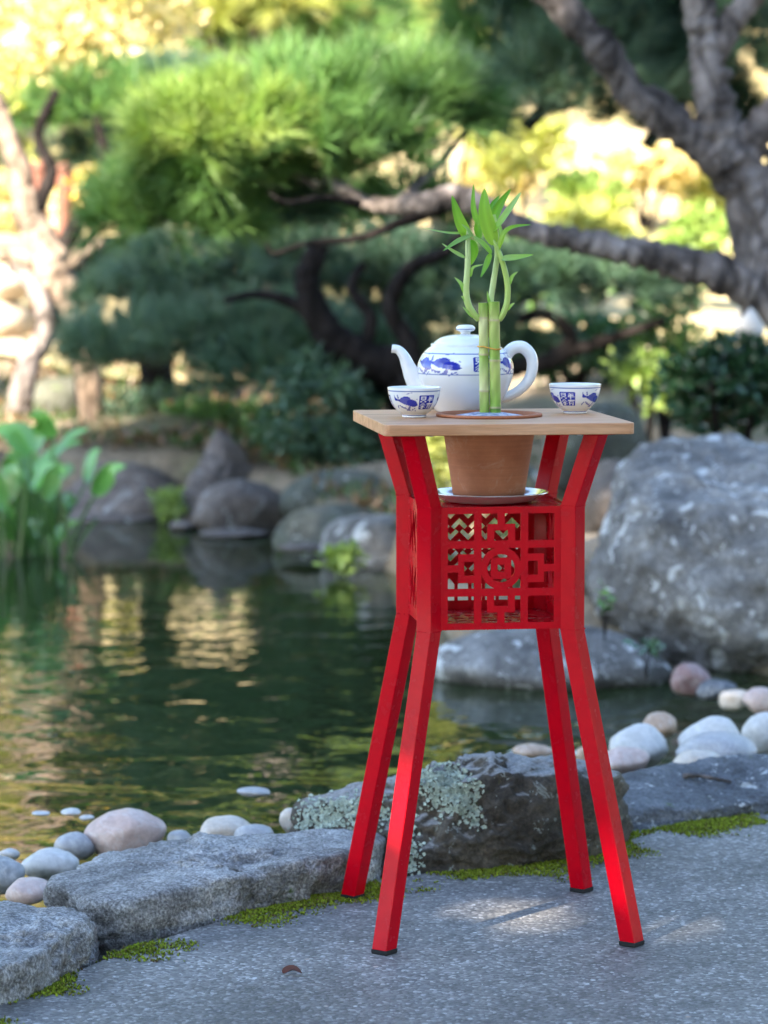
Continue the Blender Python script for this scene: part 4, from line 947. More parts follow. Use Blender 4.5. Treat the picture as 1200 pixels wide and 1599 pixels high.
# ---- printed motifs
def inpoly(x, y, poly):
    ins = np.zeros(x.shape, bool); n = len(poly)
    for i in range(n):
        x0, y0 = poly[i]; x1, y1 = poly[(i + 1) % n]
        if y0 == y1: continue
        c = ((y0 > y) != (y1 > y)) & (x < (x1 - x0) * (y - y0) / (y1 - y0) + x0); ins ^= c
    return ins
def ell(x, y, cx, cy, a, b, t=0.):
    c, s = math.cos(t), math.sin(t); dx, dy = x - cx, y - cy
    return ((dx * c + dy * s) / a) ** 2 + ((-dx * s + dy * c) / b) ** 2 < 1
FISH = [(.03, .98), (.07, .78), (.16, .68), (.30, .66), (.36, .74), (.46, .80), (.60, .82), (.70, .76), (.72, .66), (.84, .60), (.94, .50), (1.0, .36), (.93, .30), (.80, .27), (.66, .32), (.50, .38), (.36, .46), (.22, .56), (.10, .58), (.0, .60), (.05, .72)]
def fish(x, y):
    "1 dark, .5 light wash in a unit box"
    m = np.zeros(x.shape)
    m[inpoly(x, y, FISH)] = 1.
    m[ell(x, y, .55, .56, .27, .19, -.35)] = .92
    m[ell(x, y, .76, .48, .20, .17, -.4)] = 1.
    m[inpoly(x, y, [(.18, .88), (.22, .92), (.27, .70), (.20, .68)])] = .8
    for cx, cy, a, b, t in ((.12, .30, .06, .03, .9), (.08, .22, .03, .05, .2), (.45, .20, .05, .06, .5), (.50, .10, .03, .05, .1), (.30, .26, .055, .035, .6), (.36, .22, .03, .07, .2), (.24, .32, .03, .05, 1.), (.60, .12, .07, .075, .3), (.64, .22, .05, .10, -.3), (.78, .12, .035, .05, .4), (.86, .18, .05, .025, .8), (.90, .08, .03, .04, 0.), (.70, .05, .02, .04, .9), (.64, .96, .07, .02, .2), (.76, 1.0, .04, .02, .5), (.95, .66, .02, .04, .3)):
        m = np.maximum(m, ell(x, y, cx, cy, a, b, t) * .8)
    return m
GLY = ["01111110 01000010 01111110 01000010 01111110 00011000 00100100 11000011", "00100000 01111110 00010000 01111110 01010000 11111111 00010000 00010000",
       "00011000 00100100 01011010 10000001 00111100 01011010 10011001 00111000", "00010000 11111111 00100000 01111110 01000010 01111110 01000010 01000110"]
GLY = [np.array([[int(c) for c in row] for row in g.split()]) for g in GLY]
def seal(x, y):
    "blue rounded square with pale characters"
    d_ = np.maximum(np.abs(x - .5), np.abs(y - .5)); inside = (d_ < .5) & ~(((np.abs(x - .5) > .42) & (np.abs(y - .5) > .42)) & (np.hypot(np.abs(x - .5) - .42, np.abs(y - .5) - .42) > .08))
    m = inside * 1.0
    for q, (ox, oy) in enumerate(((.06, .53), (.53, .53), (.06, .06), (.53, .06))):
        gx = np.floor((x - ox) / .41 * 8).astype(int); gy = np.floor((.41 - (y - oy)) / .41 * 8).astype(int)
        ok = (gx >= 0) & (gx < 8) & (gy >= 0) & (gy < 8)
        g = GLY[q][gy.clip(0, 7), gx.clip(0, 7)]
        m = np.where(ok & (g == 1), .08, m)
    return m
WHITE = np.array((.78, .79, .80)); INK = np.array((.018, .03, .36)); LINE = np.array((.12, .17, .40))
def mixc(m, ink=INK): return WHITE * (1 - m[..., None]) + ink * m[..., None]
DEG = math.pi / 180
def cup_print(rotd):
    def f(th, z, r_, i):
        t = ((th / DEG - rotd + 52) % 120) - 52
        out = i < CUP_OUT
        m = np.zeros(th.shape)
        fx = (t + 54) / 64; fy = (z - .0085) / .0275
        m = np.where((fx > -.02) & (fx < 1.02) & (fy > -.02) & (fy < 1.05), fish(fx, fy), m)
        sx_ = (t - 12) / 40; sy_ = (z - .0120) / .0205
        m = np.where((sx_ > 0) & (sx_ < 1) & (sy_ > 0) & (sy_ < 1), seal(sx_, sy_), m)
        m = np.where(out, m, 0.)
        c = mixc(m)
        ln = out & (np.abs(z - .0382) < .00065); c[ln] = LINE
        ln = out & (np.abs(z - .0030) < .0006); c[ln] = LINE * .9
        return c
    return f
op = smooth_prof([(.0170, 0), (.0176, .0012), (.0180, .0040), (.0235, .0085), (.0305, .0165), (.0348, .0255), (.0370, .0345), (.0380, .0420)], 11)
CUP_OUT = len(op) + 1
ip = [(.0379, .0427), (.0370, .0426)] + smooth_prof([(.0362, .0410), (.0352, .0340), (.0330, .0250), (.0285, .0165), (.0210, .0100), (.0100, .0075), (0, .0070)], 4)
CUPP = [(0, .0012), (.0150, .0012), (.0158, 0)] + op + ip
CUP_OUT = 3 + len(op)
def cup(u, v, lab, rotd):
    b = G(u, v, ZT); o = lathe('teacup', CUPP, PORC, seg=256, colf=cup_print(rotd), loc=b + Vector((0, 0, .0004)))
    o.rotation_euler[2] = math.atan2(-b.x, b.y); return tag(o, lab, 'cup', 'porcelain teacups with blue print')
cup(647, 651.5, 'small white teacup with blue fish on the left of the wooden top', 0)
cup(898, 645.5, 'small white teacup with blue seal on the right of the wooden top', -51)

# ---- teapot
TPc = stand_pt(0, 0, 0)
TP = G(727, 640.0, ZT); TP = Vector((TP.x, SY + .121, ZT + .0004)); TP.x = (727 - 600) / F * (TP.y * CP + .26 * SP)
tr = empty('teapot', TP, 'white porcelain teapot with blue fish print behind the bamboo', 'teapot', math.atan2(-TP.x, TP.y))
bp_ = [(0, .0015), (.040, .0015), (.0425, 0)] + smooth_prof([(.0440, 0), (.0470, .004), (.0570, .020), (.0655, .038), (.0705, .056), (.0700, .070), (.0640, .083), (.0560, .0915), (.0510, .0950)], 12) + [(.0512, .0985), (.0500, .0995), (.0475, .0995), (.0465, .097), (.0465, .090), (0, .090)]
def pot_print(th, z, r_, i):
    m = np.zeros(th.shape); t = th / DEG
    for rot_ in (0, 120, 240):
        tt = ((t - rot_ + 180) % 360) - 180
        fx = (tt + 58) / 54; fy = (z - .0535) / .0330
        m = np.maximum(m, np.where((fx > 0) & (fx < 1) & (fy > 0) & (fy < 1.02), fish(fx.clip(0, 1), fy), 0))
        sx_ = (tt - 10) / 22; sy_ = (z - .0605) / .0210
        m = np.maximum(m, np.where((sx_ > 0) & (sx_ < 1) & (sy_ > 0) & (sy_ < 1), seal(sx_, sy_), 0))
        fx = (tt - 42) / 34
        m = np.maximum(m, np.where((fx > 0) & (fx < 1) & (fy > 0) & (fy < 1.02), fish(fx.clip(0, 1), fy), 0))
    c = mixc(m)
    c[(np.abs(z - .0858) < .0007) & (r_ > .05)] = LINE
    c[np.abs(z - .0560) < .0008] = LINE
    return c
lathe('body', bp_, PORC, tr, 320, pot_print)
lp = smooth_prof([(.0462, .0965), (.0470, .0990), (.0440, .1030), (.0350, .1085), (.0200, .1120), (.0075, .1130)], 6) + [(.0070, .1150)] + smooth_prof([(.0085, .1165), (.0135, .1190), (.0140, .1225), (.0100, .1260), (0, .1270)], 6)
def lid_print(th, z, r_, i):
    c = mixc(np.zeros(th.shape)); c[(np.abs(z - .1205) < .0006)] = LINE; return c
nl = 6 * 5 + 1
lid = lathe('lid', lp[:nl + 1] + [(0, .1150)], PORC, tr, 96, lid_print)
lathe('knob', lp[nl:], PORC, lid, 64, lid_print)
def tube_path(name, pts, mat, parent, seg=20, sub=8, col=None, open_end=False):
    n = len(pts); path = []
    A = [np.array(p[:3]) for p in pts]; Rr = [(p[3], p[4] if len(p) > 4 else p[3]) for p in pts]
    for i in range(n - 1):
        p0, p1, p2, p3 = A[max(i - 1, 0)], A[i], A[i + 1], A[min(i + 2, n - 1)]
        for j in range(sub):
            t = j / sub; path.append((.5 * (2 * p1 + (p2 - p0) * t + (2 * p0 - 5 * p1 + 4 * p2 - p3) * t * t + (3 * p1 - p0 - 3 * p2 + p3) * t ** 3), Rr[i][0] * (1 - t) + Rr[i + 1][0] * t, Rr[i][1] * (1 - t) + Rr[i + 1][1] * t))
    path.append((A[-1], *Rr[-1]))
    V, Fc = [], []
    for i, (p, a, b) in enumerate(path):
        tg = path[min(i + 1, len(path) - 1)][0] - path[max(i - 1, 0)][0]; tg /= np.linalg.norm(tg)
        y = np.array([0, 1., 0]); s = np.cross(tg, y); s /= np.linalg.norm(s); y2 = np.cross(s, tg)
        for k in range(seg):
            an = 2 * math.pi * k / seg; V.append(p + s * a * math.cos(an) + y2 * b * math.sin(an))
    for i in range(len(path) - 1):
        for k in range(seg):
            q = i * seg + k; q2 = i * seg + (k + 1) % seg; Fc.append((q, q2, q2 + seg, q + seg))
    Fc.append(tuple(range(seg))[::-1])
    e0 = (len(path) - 1) * seg
    if open_end:      # hollow mouth
        p, a, b = path[-1]; pb = path[-4][0]
        n0 = len(V)
        for k in range(seg): V.append(p + (V[e0 + k] - p) * .72)
        for k in range(seg): V.append(pb + (V[e0 + k] - p) * .6)
        for k in range(seg):
            k2 = (k + 1) % seg
            Fc.append((e0 + k, e0 + k2, n0 + k2, n0 + k)); Fc.append((n0 + k, n0 + k2, n0 + seg + k2, n0 + seg + k))
        Fc.append(tuple(n0 + seg + k for k in range(seg)))
    else: Fc.append(tuple(range(e0, e0 + seg)))
    V = np.array(V); cc = np.tile(np.array(col if col is not None else WHITE)[None], (len(V), 1))
    return npmesh(name, V, Fc, mat, parent, cc, smooth=True)
tube_path('spout', [(-.048, 0, .022, .024, .020), (-.060, 0, .030, .0225, .017), (-.074, 0, .046, .0150, .0125), (-.0835, 0, .064, .0105, .0100), (-.0905, 0, .080, .0080, .0082), (-.0985, 0, .0895, .0066, .0070), (-.1085, 0, .0915, .0062, .0066)], PORC, tr, 24, 8, None, True)
tube_path('handle', [(.058, 0, .070, .0080), (.062, 0, .0845, .0090), (.072, 0, .0930, .0092), (.085, 0, .0930, .0092), (.0955, 0, .0820, .0088), (.0985, 0, .0660, .0084), (.0940, 0, .0480, .0080), (.0820, 0, .0330, .0076), (.0660, 0, .0230, .0074), (.052, 0, .0190, .0072)], PORC, tr, 20, 8)

# ------------------------------------------------------------------ the lucky bamboo
BY = SY - .004
bz = ZT - .002
bb = P(765, 648, BY); bb = Vector((bb.x, BY, bz))
bam = empty('bamboo_plant', bb, 'two tied lucky bamboo canes with three leafy shoots in the clay pot', 'plant')
BP = lambda u, v, dy=0.: P(u, v, BY + dy)
def cane(u0, u1, vtop, rpx, nodes, secs, dy):
    s = ppm(BY); rad = rpx / 2 / s; V, C, Fc = [], [], []
    v0 = 652; rows = []
    vv_ = np.linspace(v0, vtop, 70)
    for v_ in vv_:
        nd = min([abs(v_ - n) for n in nodes] + [99]); bul = 1 + .10 * math.exp(-(nd / 2.2) ** 2) - .03 * math.exp(-((nd - 5) / 3) ** 2)
        below = [n for n in nodes if n >= v_]; k = len(below); a, b = secs[min(k, len(secs) - 1)]
        top = max([n for n in nodes if n < v_] + [vtop]); bot = min(below + [v0]); t = (bot - v_) / max(bot - top, 1)
        c = np.array(a) * (1 - t) + np.array(b) * t
        if nd < 1.3: c = np.array((.50, .42, .24))
        rows.append((v_, rad * bul, c))
    seg = 20
    for v_, q, c in rows:
        t = (v0 - v_) / (v0 - vtop); p = BP(u0 + (u1 - u0) * t, v_, dy)
        for k in range(seg):
            a = 2 * math.pi * k / seg; V.append((p.x + q * math.cos(a) - bb.x, p.y + q * math.sin(a) - bb.y, p.z - bb.z))
            C.append(c * (1 + .12 * math.sin(a * 3 + v_ * .15) + .06 * math.sin(a * 7)))
    n = len(rows)
    for i in range(n - 1):
        for k in range(seg): q = i * seg + k; q2 = i * seg + (k + 1) % seg; Fc.append((q, q2, q2 + seg, q + seg))
    Fc.append(tuple(range((n - 1) * seg, n * seg)))
    o = npmesh('cane', np.array(V), Fc, STALK, bam, np.array(C).clip(0, 1), smooth=True)
    m = o.modifiers.new('e', 'EDGE_SPLIT'); m.split_angle = R(50)
    return o
LG, MG, DG, PALE = (.42, .50, .14), (.22, .40, .05), (.06, .20, .02), (.60, .62, .30)
cane(757, 755, 473, 15.5, [611, 553, 497], [(MG, LG), (PALE, MG), (LG, PALE), (LG, MG), (LG, MG)], .0)
cane(774, 771.5, 471, 17.5, [635, 563, 500], [(MG, DG), (MG, LG), (MG, LG), (LG, MG), (MG, DG)], -.002)
# wire tie
V = []
s = ppm(BY); cl = BP(755.5, 541); cr = BP(772.5, 545, -.002); rl = .0085
pts = []
for t in range(9): a = math.pi / 2 + math.pi * t / 8; pts.append((cl.x + rl * math.cos(a) - bb.x, cl.y + rl * math.sin(a) - bb.y, cl.z - bb.z, .0011))
rl2 = .0095
for t in range(9): a = -math.pi / 2 + math.pi * t / 8; pts.append((cr.x + rl2 * math.cos(a) - bb.x, cr.y + rl2 * math.sin(a) - bb.y, cr.z - bb.z, .0011))
pts.append(pts[0])
tube_path('wire_tie', pts, GOLD, bam, 8, 3, (.5, .3, .05))
def shoot(pts, c0, c1, seed):
    L_ = [(BP(u, v, dy), rp / 2 / ppm(BY)) for u, v, dy, rp in pts]
    o = limb(bam, bb, L_, STALK, 'shoot', seed, 12, 6, .03)
    n = len(o.data.vertices); z = np.array([q.co.z for q in o.data.vertices]); t = ((z - z.min()) / (z.max() - z.min()))[:, None]
    a = o.data.color_attributes.new('Col', 'FLOAT_COLOR', 'POINT'); c = np.ones((n, 4), np.float32)
    c[:, :3] = np.array(c0) * (1 - t) + np.array(c1) * t; a.data.foreach_set('color', c.ravel()); return o
SHG, SHP = (.40, .56, .13), (.58, .70, .34)
shoot([(748, 499, 0, 9), (739, 489, -.002, 11), (731, 474, -.003, 11), (728, 452, -.003, 10.5), (730, 425, -.003, 9.5), (731, 398, -.003, 9), (731, 372, -.003, 7), (731, 360, -.003, 4)], SHG, SHP, 1)
shoot([(780, 500, -.003, 8), (786, 490, -.005, 10), (792, 472, -.006, 10), (793, 448, -.006, 9.5), (789, 424, -.006, 9), (783, 404, -.005, 9), (777, 388, -.004, 8), (770, 372, -.003, 6)], SHG, SHG, 2)
shoot([(768, 492, .004, 8), (767, 470, .004, 9), (770, 446, .004, 9.5), (774, 420, .003, 9), (777, 398, .002, 9), (776, 376, .001, 9), (774, 352, 0, 7), (772, 335, 0, 4)], SHP, SHG, 3)
GA, GB, GC = (.34, .52, .06), (.12, .33, .03), (.24, .47, .05)
PALEL = (.34, .50, .20)
def bl(pts, wpx, c0=GC, c1=GB, nrm=(0, -1, .35), fold=.3, tw=0., name='leaf'):
    return blade(name, bam, bb, [BP(*p) if len(p) == 3 else BP(p[0], p[1]) for p in pts], wpx * 1.0 / ppm(BY), PLANT, c0, c1, nrm, fold, None, 12, tw)
bl([(733, 374, -.004), (718, 345, -.006), (706, 305, -.004)], 20, GA, GB, (.3, -1, .2))
bl([(728, 364, -.002), (700, 364, -.012), (661, 356, -.03)], 9, GC, PALEL, (0, -.5, 1), .4)
bl([(737, 367, -.006), (715, 377, -.018), (692, 392, -.035)], 11, PALEL, GB, (.1, -.6, 1), .4)
bl([(726, 402, -.004), (710, 394, -.010), (690, 380, -.02)], 9, PALEL, PALEL, (0, -.8, .8), .4)
bl([(738, 369, -.006), (730, 358, -.012), (721, 350, -.02)], 8, PALEL, PALEL, (0, -.8, .7), .4)
bl([(733, 375, .004), (741, 392, .006), (736, 414, .008)], 15, GB, GC, (-.2, -1, .1))
bl([(735, 432, -.003), (739, 418, -.006), (755, 413, -.010)], 5, GC, PALEL, (0, -1, .5), name='sheath')
bl([(726, 458, -.004), (721, 444, -.006), (710, 433, -.006)], 7, GC, PALEL, (0, -1, .5), name='sheath')
bl([(728, 472, -.004), (725, 466, -.006), (720, 462, -.006)], 5, GC, PALEL, name='sheath')
bl([(742, 496, -.003), (733, 489, -.006), (723, 479, -.008)], 6, GC, PALEL, name='sheath')
bl([(748, 352, .002), (740, 325, .003), (740, 287, .004)], 10, GC, GB, (-.4, -1, 0))
bl([(772, 382, -.006), (758, 335, -.010), (757, 294, -.004)], 24, GA, GC, (.1, -1, .25), .22)
bl([(768, 348, .004), (779, 322, .008), (798, 295, .012)], 15, GC, GB, (.3, -1, .2))
bl([(766, 330, .008), (771, 318, .010), (781, 305, .014)], 9, GB, GB, (0, -1, .2))
bl([(770, 362, -.006), (788, 338, -.014), (806, 312, -.018), (814, 300, -.02)], 13, GC, PALEL, (-.5, -.8, .5), .35)
bl([(778, 392, -.006), (788, 364, -.012), (804, 354, -.018), (830, 351, -.03)], 11, GA, GB, (-.3, -.7, .7), .35)
bl([(782, 404, -.008), (805, 403, -.018), (833, 398, -.03)], 16, PALEL, GC, (0, -.7, .8), .45)
bl([(766, 396, -.006), (760, 414, -.012), (751, 433, -.016)], 11, GC, GB, (-.6, -1, .1))
bl([(768, 396, -.008), (753, 380, -.016), (738, 368, -.024)], 13, GC, PALEL, (.2, -.8, .8), .4)
bl([(750, 372, .003), (746, 355, .004), (747, 340, .005)], 12, GB, GC, (0, -1, 0))
bl([(776, 386, .002), (783, 370, .004), (778, 342, .006)], 11, GC, PALEL, (.5, -1, 0))
bl([(795, 446, -.006), (800, 432, -.008), (809, 424, -.010)], 6, GC, PALEL, name='sheath')
bl([(792, 484, -.006), (797, 478, -.008), (804, 473, -.010)], 6, GC, PALEL, name='sheath')
bl([(766, 478, .0), (763, 466, -.002), (761, 454, -.004)], 5, GC, PALEL, name='sheath')

# ------------------------------------------------------------------ moss, lichen, twig, dead leaf
d = Nd('moss'); a = d.n('ShaderNodeVertexColor'); a.layer_name = 'Col'; d.set(Base_Color=a.outputs[0], Roughness=.95); d.b.inputs['Specular IOR Level'].default_value = .1; MOSS = d.m
def moss_clumps(name, pts, rad, seed):
    "tiny upright tufts: three blades each"
    r = np.random.default_rng(seed); P0 = np.asarray(pts, float); N = len(P0); k = 4
    a = r.uniform(0, 2 * np.pi, (N, k)); s_ = rad * r.uniform(.6, 1.5, (N, 1)); h = s_ * r.uniform(.8, 2.0, (N, k))
    dr = np.stack([np.cos(a), np.sin(a), np.zeros_like(a)], -1); sd = np.stack([-np.sin(a), np.cos(a), np.zeros_like(a)], -1)
    b = P0[:, None]; T = b + dr * (s_ * 1.2)[..., None]; T[..., 2] += h
    V = np.stack([b - sd * (s_ * .7)[..., None], b + sd * (s_ * .7)[..., None], T], 2).reshape(-1, 3); Fc = np.arange(len(V)).reshape(-1, 3)
    t = r.random((N, 1)); c = np.array((.10, .12, .016)) * (1 - t) + np.array((.34, .42, .035)) * t; br = r.random((N, 1)) < .12; c = np.where(br, np.array((.16, .11, .05)), c)
    return V, Fc, np.repeat(c, k * 3, 0)
r = np.random.default_rng(77); pts = []
for x in np.arange(-.62, .95, .0016):
    for k in range(64):
        e = abs(r.normal()) * .10; y = float(edge(x)) + .035 - e
        m = mnoise.fractal(Vector((x * 7, y * 7, .7)), 1, 2, 4) * 1.25 + .38 - e * 4.0 + (.22 if x > .05 else 0)
        if m > r.random() * .95: pts.append((x + r.normal() * .004, y, .0006))
V, Fc, cc = moss_clumps('moss', pts, .0017, 1)
tag(npmesh('moss', V, Fc, MOSS, None, cc), 'bright green moss in the joint between pavement and edging stones', 'moss', kind='stuff')
# lichen frills on the dark boulder, laid on the surface
dg = bpy.context.evaluated_depsgraph_get(); dg.update()
def on_obj(o, u, v_):
    o_ = Vector((0, 0, CH)); dr = ray(u, v_).normalized(); inv = o.matrix_world.inverted()
    ok, loc, n, _ = o.ray_cast(inv @ o_, (inv.to_3x3() @ dr)); return (loc, n) if ok else None
bpy.context.view_layer.update()
LC = []
r = np.random.default_rng(5)
for (uc, vc, su, sv, n, th) in [(700, 1232, 20, 18, 150, 0), (672, 1214, 18, 12, 80, 0), (722, 1246, 12, 14, 80, 0), (560, 1272, 30, 14, 120, 0), (640, 1330, 10, 20, 50, 0), (500, 1282, 26, 10, 90, 0), (520, 1256, 30, 6, 40, 0), (740, 1275, 8, 12, 20, 0)]:
    for k in range(n * 3):
        q = on_obj(BOULD, r.normal() * su + uc, r.normal() * sv + vc)
        if q: LC.append(q)
V, Fc = [], []
for loc, n in LC:
    A, U, W = basis(np.array([list(n)])); m = 8; s = r.uniform(.0014, .0042); i0 = len(V)
    V.append(np.array(loc) + A[0] * .001)
    for k in range(m):
        a = 2 * math.pi * k / m; q = s * r.uniform(.6, 1.25); V.append(np.array(loc) + (U[0] * math.cos(a) + W[0] * math.sin(a)) * q + A[0] * r.uniform(.0012, .0045))
    for k in range(m): Fc.append((i0, i0 + 1 + k, i0 + 1 + (k + 1) % m))
d = Nd('lichen'); v = d.coord(); n = d.noise(v, 120, 3); d.set(Base_Color=d.ramp(n, [(.3, (.30, .37, .31)), (.7, (.52, .60, .52))]), Roughness=.9); LICH = d.m
tag(npmesh('lichen', np.array(V), Fc, LICH, BOULD), kind='stuff')
# twig on the right slab
slab = [o for o in bpy.data.objects if o.get('label', '').startswith('flat blue grey edging')][0]
a = on_obj(slab, 1068, 1217); b = on_obj(slab, 1142, 1224)
if a and b:
    a = slab.matrix_world @ a[0]; b = slab.matrix_world @ b[0]; up = Vector((0, 0, .006))
    tw = limb(None, a, [(a + up, .005), (a.lerp(b, .35) + up + Vector((0, .006, .002)), .0042), (a.lerp(b, .7) + up, .0034), (b + up * .6, .002)], BARK, 'twig', 9, 8, 5)
    tw.location = a; tag(tw, 'short brown twig lying on the blue grey edging slab', 'twig')
# dead leaf
lf = G(457, 1523)
d = Nd('dead_leaf'); a = d.n('ShaderNodeVertexColor'); a.layer_name = 'Col'; d.set(Base_Color=a.outputs[0], Roughness=.7); DEAD = d.m
o = blade('fallen_leaf', None, lf, [lf + Vector((-.013, 0, .003)), lf + Vector((0, .004, .008)), lf + Vector((.013, -.002, .003))], .013, DEAD, (.12, .035, .02), (.06, .02, .012), (0, -.3, 1), .9)
o.location = lf; tag(o, 'small curled brown leaf fallen on the pavement', 'leaf')

# ------------------------------------------------------------------ trees left of and behind the photographer that shade the place
hx, hy = SUN_H
E1 = Vector((-hy, hx, 0)); E2 = SUN.cross(E1) * (1 if SUN.cross(E1).z > 0 else -1)
gaps = [(G(735, 1422), .035), (G(765, 1428), .045), (G(800, 1437), .04), (G(835, 1445), .03), (P(985, 1405, SY - .15), .03), (P(980, 1370, SY - .15), .035), (P(974, 1340, SY - .15), .03)]
def q12(p): return p.dot(E1), p.dot(E2)
gq = [(q12(p), r_) for p, r_ in gaps]
def shade_tree(lab, q1, q2, t, ext, n, seed, clumps=60):
    c = E1 * q1 + E2 * q2 + SUN * t
    b = Vector((c.x, c.y, 0 if c.y < edge(c.x) else -.2)); e = empty('shade_tree', b, lab, 'tree', group='tall trees beside the photographer')
    limb(e, b, [(b - Vector((0, 0, .2)), .22), (b + Vector((.15, .1, (c.z) * .35)), .17), (b + Vector((-.1, 0, c.z * .7)), .13), (c + Vector((0, 0, .3)), .06)], BARK, 'trunk', seed, 10)
    r = np.random.default_rng(seed)
    K = r.normal(size=(clumps, 3)); K /= np.linalg.norm(K, axis=1)[:, None]; K *= r.uniform(.0, 1., (clumps, 1)) ** .4
    w_ = r.integers(0, clumps, n); X = K[w_] * .85 + r.normal(size=(n, 3)) * .17
    C = np.array(c) + X * np.array(ext)
    a1 = C @ np.array(E1); a2 = C @ np.array(E2); keep = np.ones(n, bool)
    for (g1, g2), rr_ in gq: keep &= (a1 - g1) ** 2 + ((a2 - g2)) ** 2 > (rr_ + .075) ** 2
    C = C[keep]; ga, gb = GREENS['mid']; tt = r.random((len(C), 1)); cols = np.array(ga) * (1 - tt) + np.array(gb) * tt
    V, Fc, cc = leaves(C, r, .19, .12, cols)
    tag(npmesh('crown', V - np.array(b), Fc, LEAF, e, cc), kind='stuff')
shade_tree('tall leafy tree shading the stand from the left', -2.9, 2.4, 7.5, (1.9, 1.9, 2.0), 14000, 901)
shade_tree('tall leafy tree shading the near pond', -5.3, 3.0, 7.5, (1.9, 1.9, 2.0), 8000, 902)
shade_tree('tall leafy tree shading the far shore', -7.3, 3.7, 8.0, (1.5, 1.5, 1.5), 5000, 903)
shade_tree('tall leafy tree shading the right pine', -4.6, 6.0, 8.5, (1.5, 1.5, 1.8), 6000, 904)
shade_tree('tall leafy tree shading the high dark pads', -7.6, 7.6, 9.0, (1.25, 1.25, 1.1), 3500, 905)

def sky_block_tree(lab, x, y, cz, ext, n, seed):  # unseen trees added to hold back low sky light from behind and right
    b = Vector((x, y, 0)); e = empty('shade_tree', b, lab, 'tree', group='tall trees beside the photographer'); c = Vector((x, y, cz))
    limb(e, b, [(b - Vector((0, 0, .2)), .2), (b + Vector((.1, .1, cz * .5)), .15), (b + Vector((-.1, 0, cz)), .1), (c + Vector((0, 0, ext[2] * .6)), .04)], BARK, 'trunk', seed, 10)
    crown(e, b, c, ext, n, 'dark', seed, .34, .2, clumps=70, shell=.2)
sky_block_tree('added dense tree blocking sky light straight behind the photographer', .4, -6.5, 3.2, (3.0, 2.2, 3.0), 4200, 911)
sky_block_tree('added dense tree blocking sky light behind the photographer on the right', 4.6, -4.5, 3.2, (2.8, 2.4, 3.0), 4200, 912)
sky_block_tree('added dense tree blocking sky light right of the photographer', 6.6, .5, 3.2, (2.4, 2.8, 3.0), 4200, 913)
sky_block_tree('added dense tree blocking sky light right of the stand beyond the picture edge', 6.4, 5.8, 3.2, (2.4, 2.8, 3.0), 4200, 914)
sky_block_tree('added dense tree blocking sky light behind the photographer on the left', -4.6, -5.5, 3.0, (2.8, 2.4, 2.8), 4200, 915)
shade_tree('tall leafy tree shading the pavement in the foreground', -1.0, 1.7, 7.0, (1.5, 1.5, 1.6), 7000, 906)
shade_tree('tall leafy tree shading the low dark pine', -7.95, 5.45, 8.5, (1.15, 1.15, 1.0), 5000, 907)
shade_tree('tall leafy tree shading the huge boulder', -4.0, 4.6, 8.0, (1.1, 1.1, 1.0), 5500, 908)

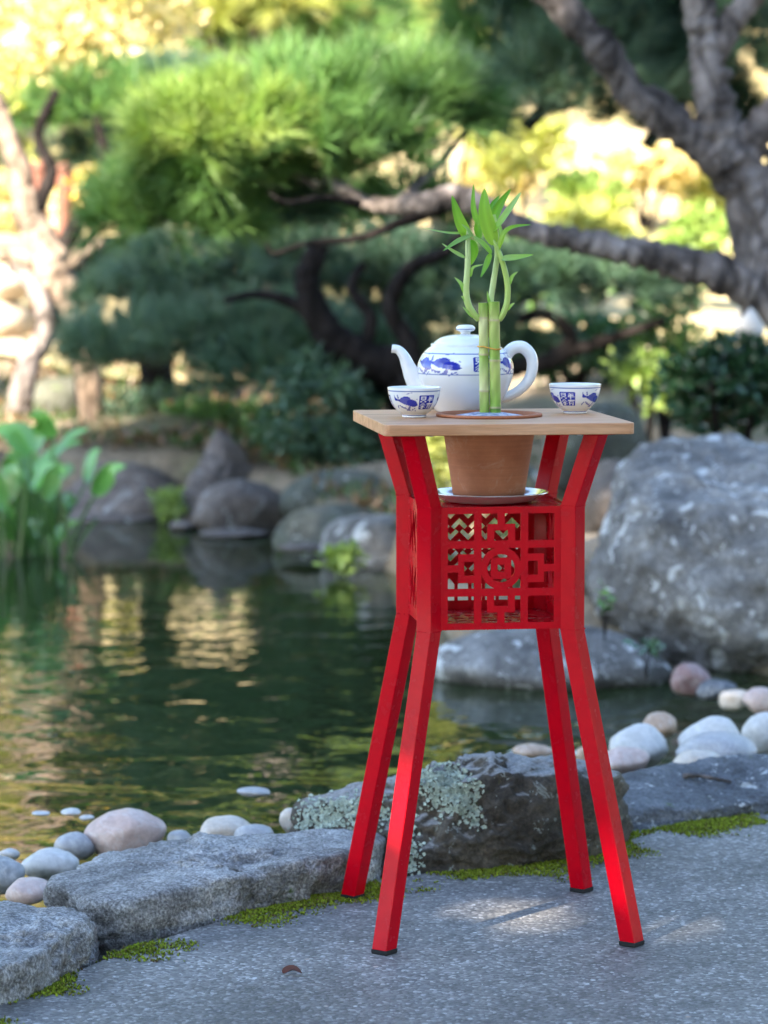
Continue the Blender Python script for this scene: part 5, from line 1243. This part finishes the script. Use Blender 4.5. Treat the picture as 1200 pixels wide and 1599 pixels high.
# ------------------------------------------------------------------ the garden just outside the picture, so the place holds up from a step aside
for i, (x, y, a, h_, lab) in enumerate([(-1.75, 12.15, .30, .22, 'grey brown shore rock just beyond the left picture edge'), (-2.5, 12.3, .42, .30, 'large shore rock second beyond the left picture edge'), (-3.4, 12.2, .38, .20, 'flat shore rock third beyond the left picture edge'),
        (-4.4, 12.3, .46, .34, 'large shore rock fourth beyond the left picture edge'), (-5.5, 12.2, .44, .24, 'last shore rock beyond the left picture edge'), (2.6, 7.4, .42, .30, 'boulder beyond the right picture edge'), (3.5, 7.2, .45, .26, 'farther boulder beyond the right picture edge')]):
    rock('shore_rock', lab, (x, y, .02), (a, a * .7, h_), [R_FAR, R_FAR2][i % 2] if x < 0 else R_GREY, 800 + i, group='rocks outside the picture', npl=10, hmin=.65, k=26.)
for i, (x, y, h_, wd_, g, lab) in enumerate([(-2.6, 13.6, .9, 1.0, 'mid', 'green shrub beyond the left picture edge'), (-3.6, 14.0, 1.1, 1.3, 'blue', 'blue green shrub beyond the left edge'), (-4.9, 13.8, 1.0, 1.3, 'mid', 'far left green shrub on the bank'),
        (-3.2, 17.0, 1.5, 1.7, 'yel', 'yellow shrub on the slope beyond the left edge'), (-4.9, 18.0, 1.8, 1.9, 'gold', 'golden shrub on slope beyond the left edge'), (-6.5, 16.5, 1.8, 2.0, 'lit', 'light green shrub on slope far left'),
        (3.2, 11.0, 1.2, 1.3, 'dark', 'dark shrub beyond the right picture edge'), (4.3, 14.0, 1.6, 1.8, 'mid', 'green shrub on slope beyond the right edge'), (3.6, 18.5, 1.6, 1.8, 'yel', 'yellow shrub on slope beyond the right edge')]):
    b = Vector((x, y, ground_z(x, y))); e = empty('garden_shrub', b, lab, 'shrub', group='shrubs outside the picture')
    limb(e, b, [(b - Vector((0, 0, .05)), .05), (b + Vector((.05, 0, h_ * .4)), .035), (b + Vector((-.05, .05, h_ * .8)), .012)], BARK_DARK, 'stem', 820 + i, 7, 4)
    crown(e, b, b + Vector((0, 0, h_ * .55)), (wd_ / 2, wd_ / 2 * .9, h_ * .5), 1600, g, 840 + i, .10, .05, name='foliage')
for i, (x, y, h_, g, lab) in enumerate([(-4.2, 21.5, 5.5, 'yel', 'yellow tree on the slope beyond the left edge'), (-6.8, 21.0, 6.0, 'lit', 'green tree on the slope far left'), (-9.5, 24.0, 7.5, 'mid', 'tall green tree on the slope farthest left'), (-12.5, 25.0, 8.0, 'yel', 'tall yellow tree at the far left end of the slope'),
        (5.6, 19.5, 5.5, 'lit', 'green tree on the slope beyond the right edge'), (9.0, 24.0, 7.0, 'mid', 'tall green tree on the slope farthest right')]):
    b = Vector((x, y, ground_z(x, y))); e = empty('tall_tree', b, lab, 'tree', group='trees outside the picture')
    limb(e, b, [(b - Vector((0, 0, .1)), .18), (b + Vector((.1, 0, h_ * .3)), .14), (b + Vector((-.1, 0, h_ * .6)), .09), (b + Vector((.1, 0, h_ * .85)), .04)], BARK_DARK, 'trunk', 860 + i, 10)
    crown(e, b, b + Vector((0, 0, h_ * .55)), (1.7, 1.6, h_ * .46), 4200, g, 870 + i, .19, .10, clumps=60)
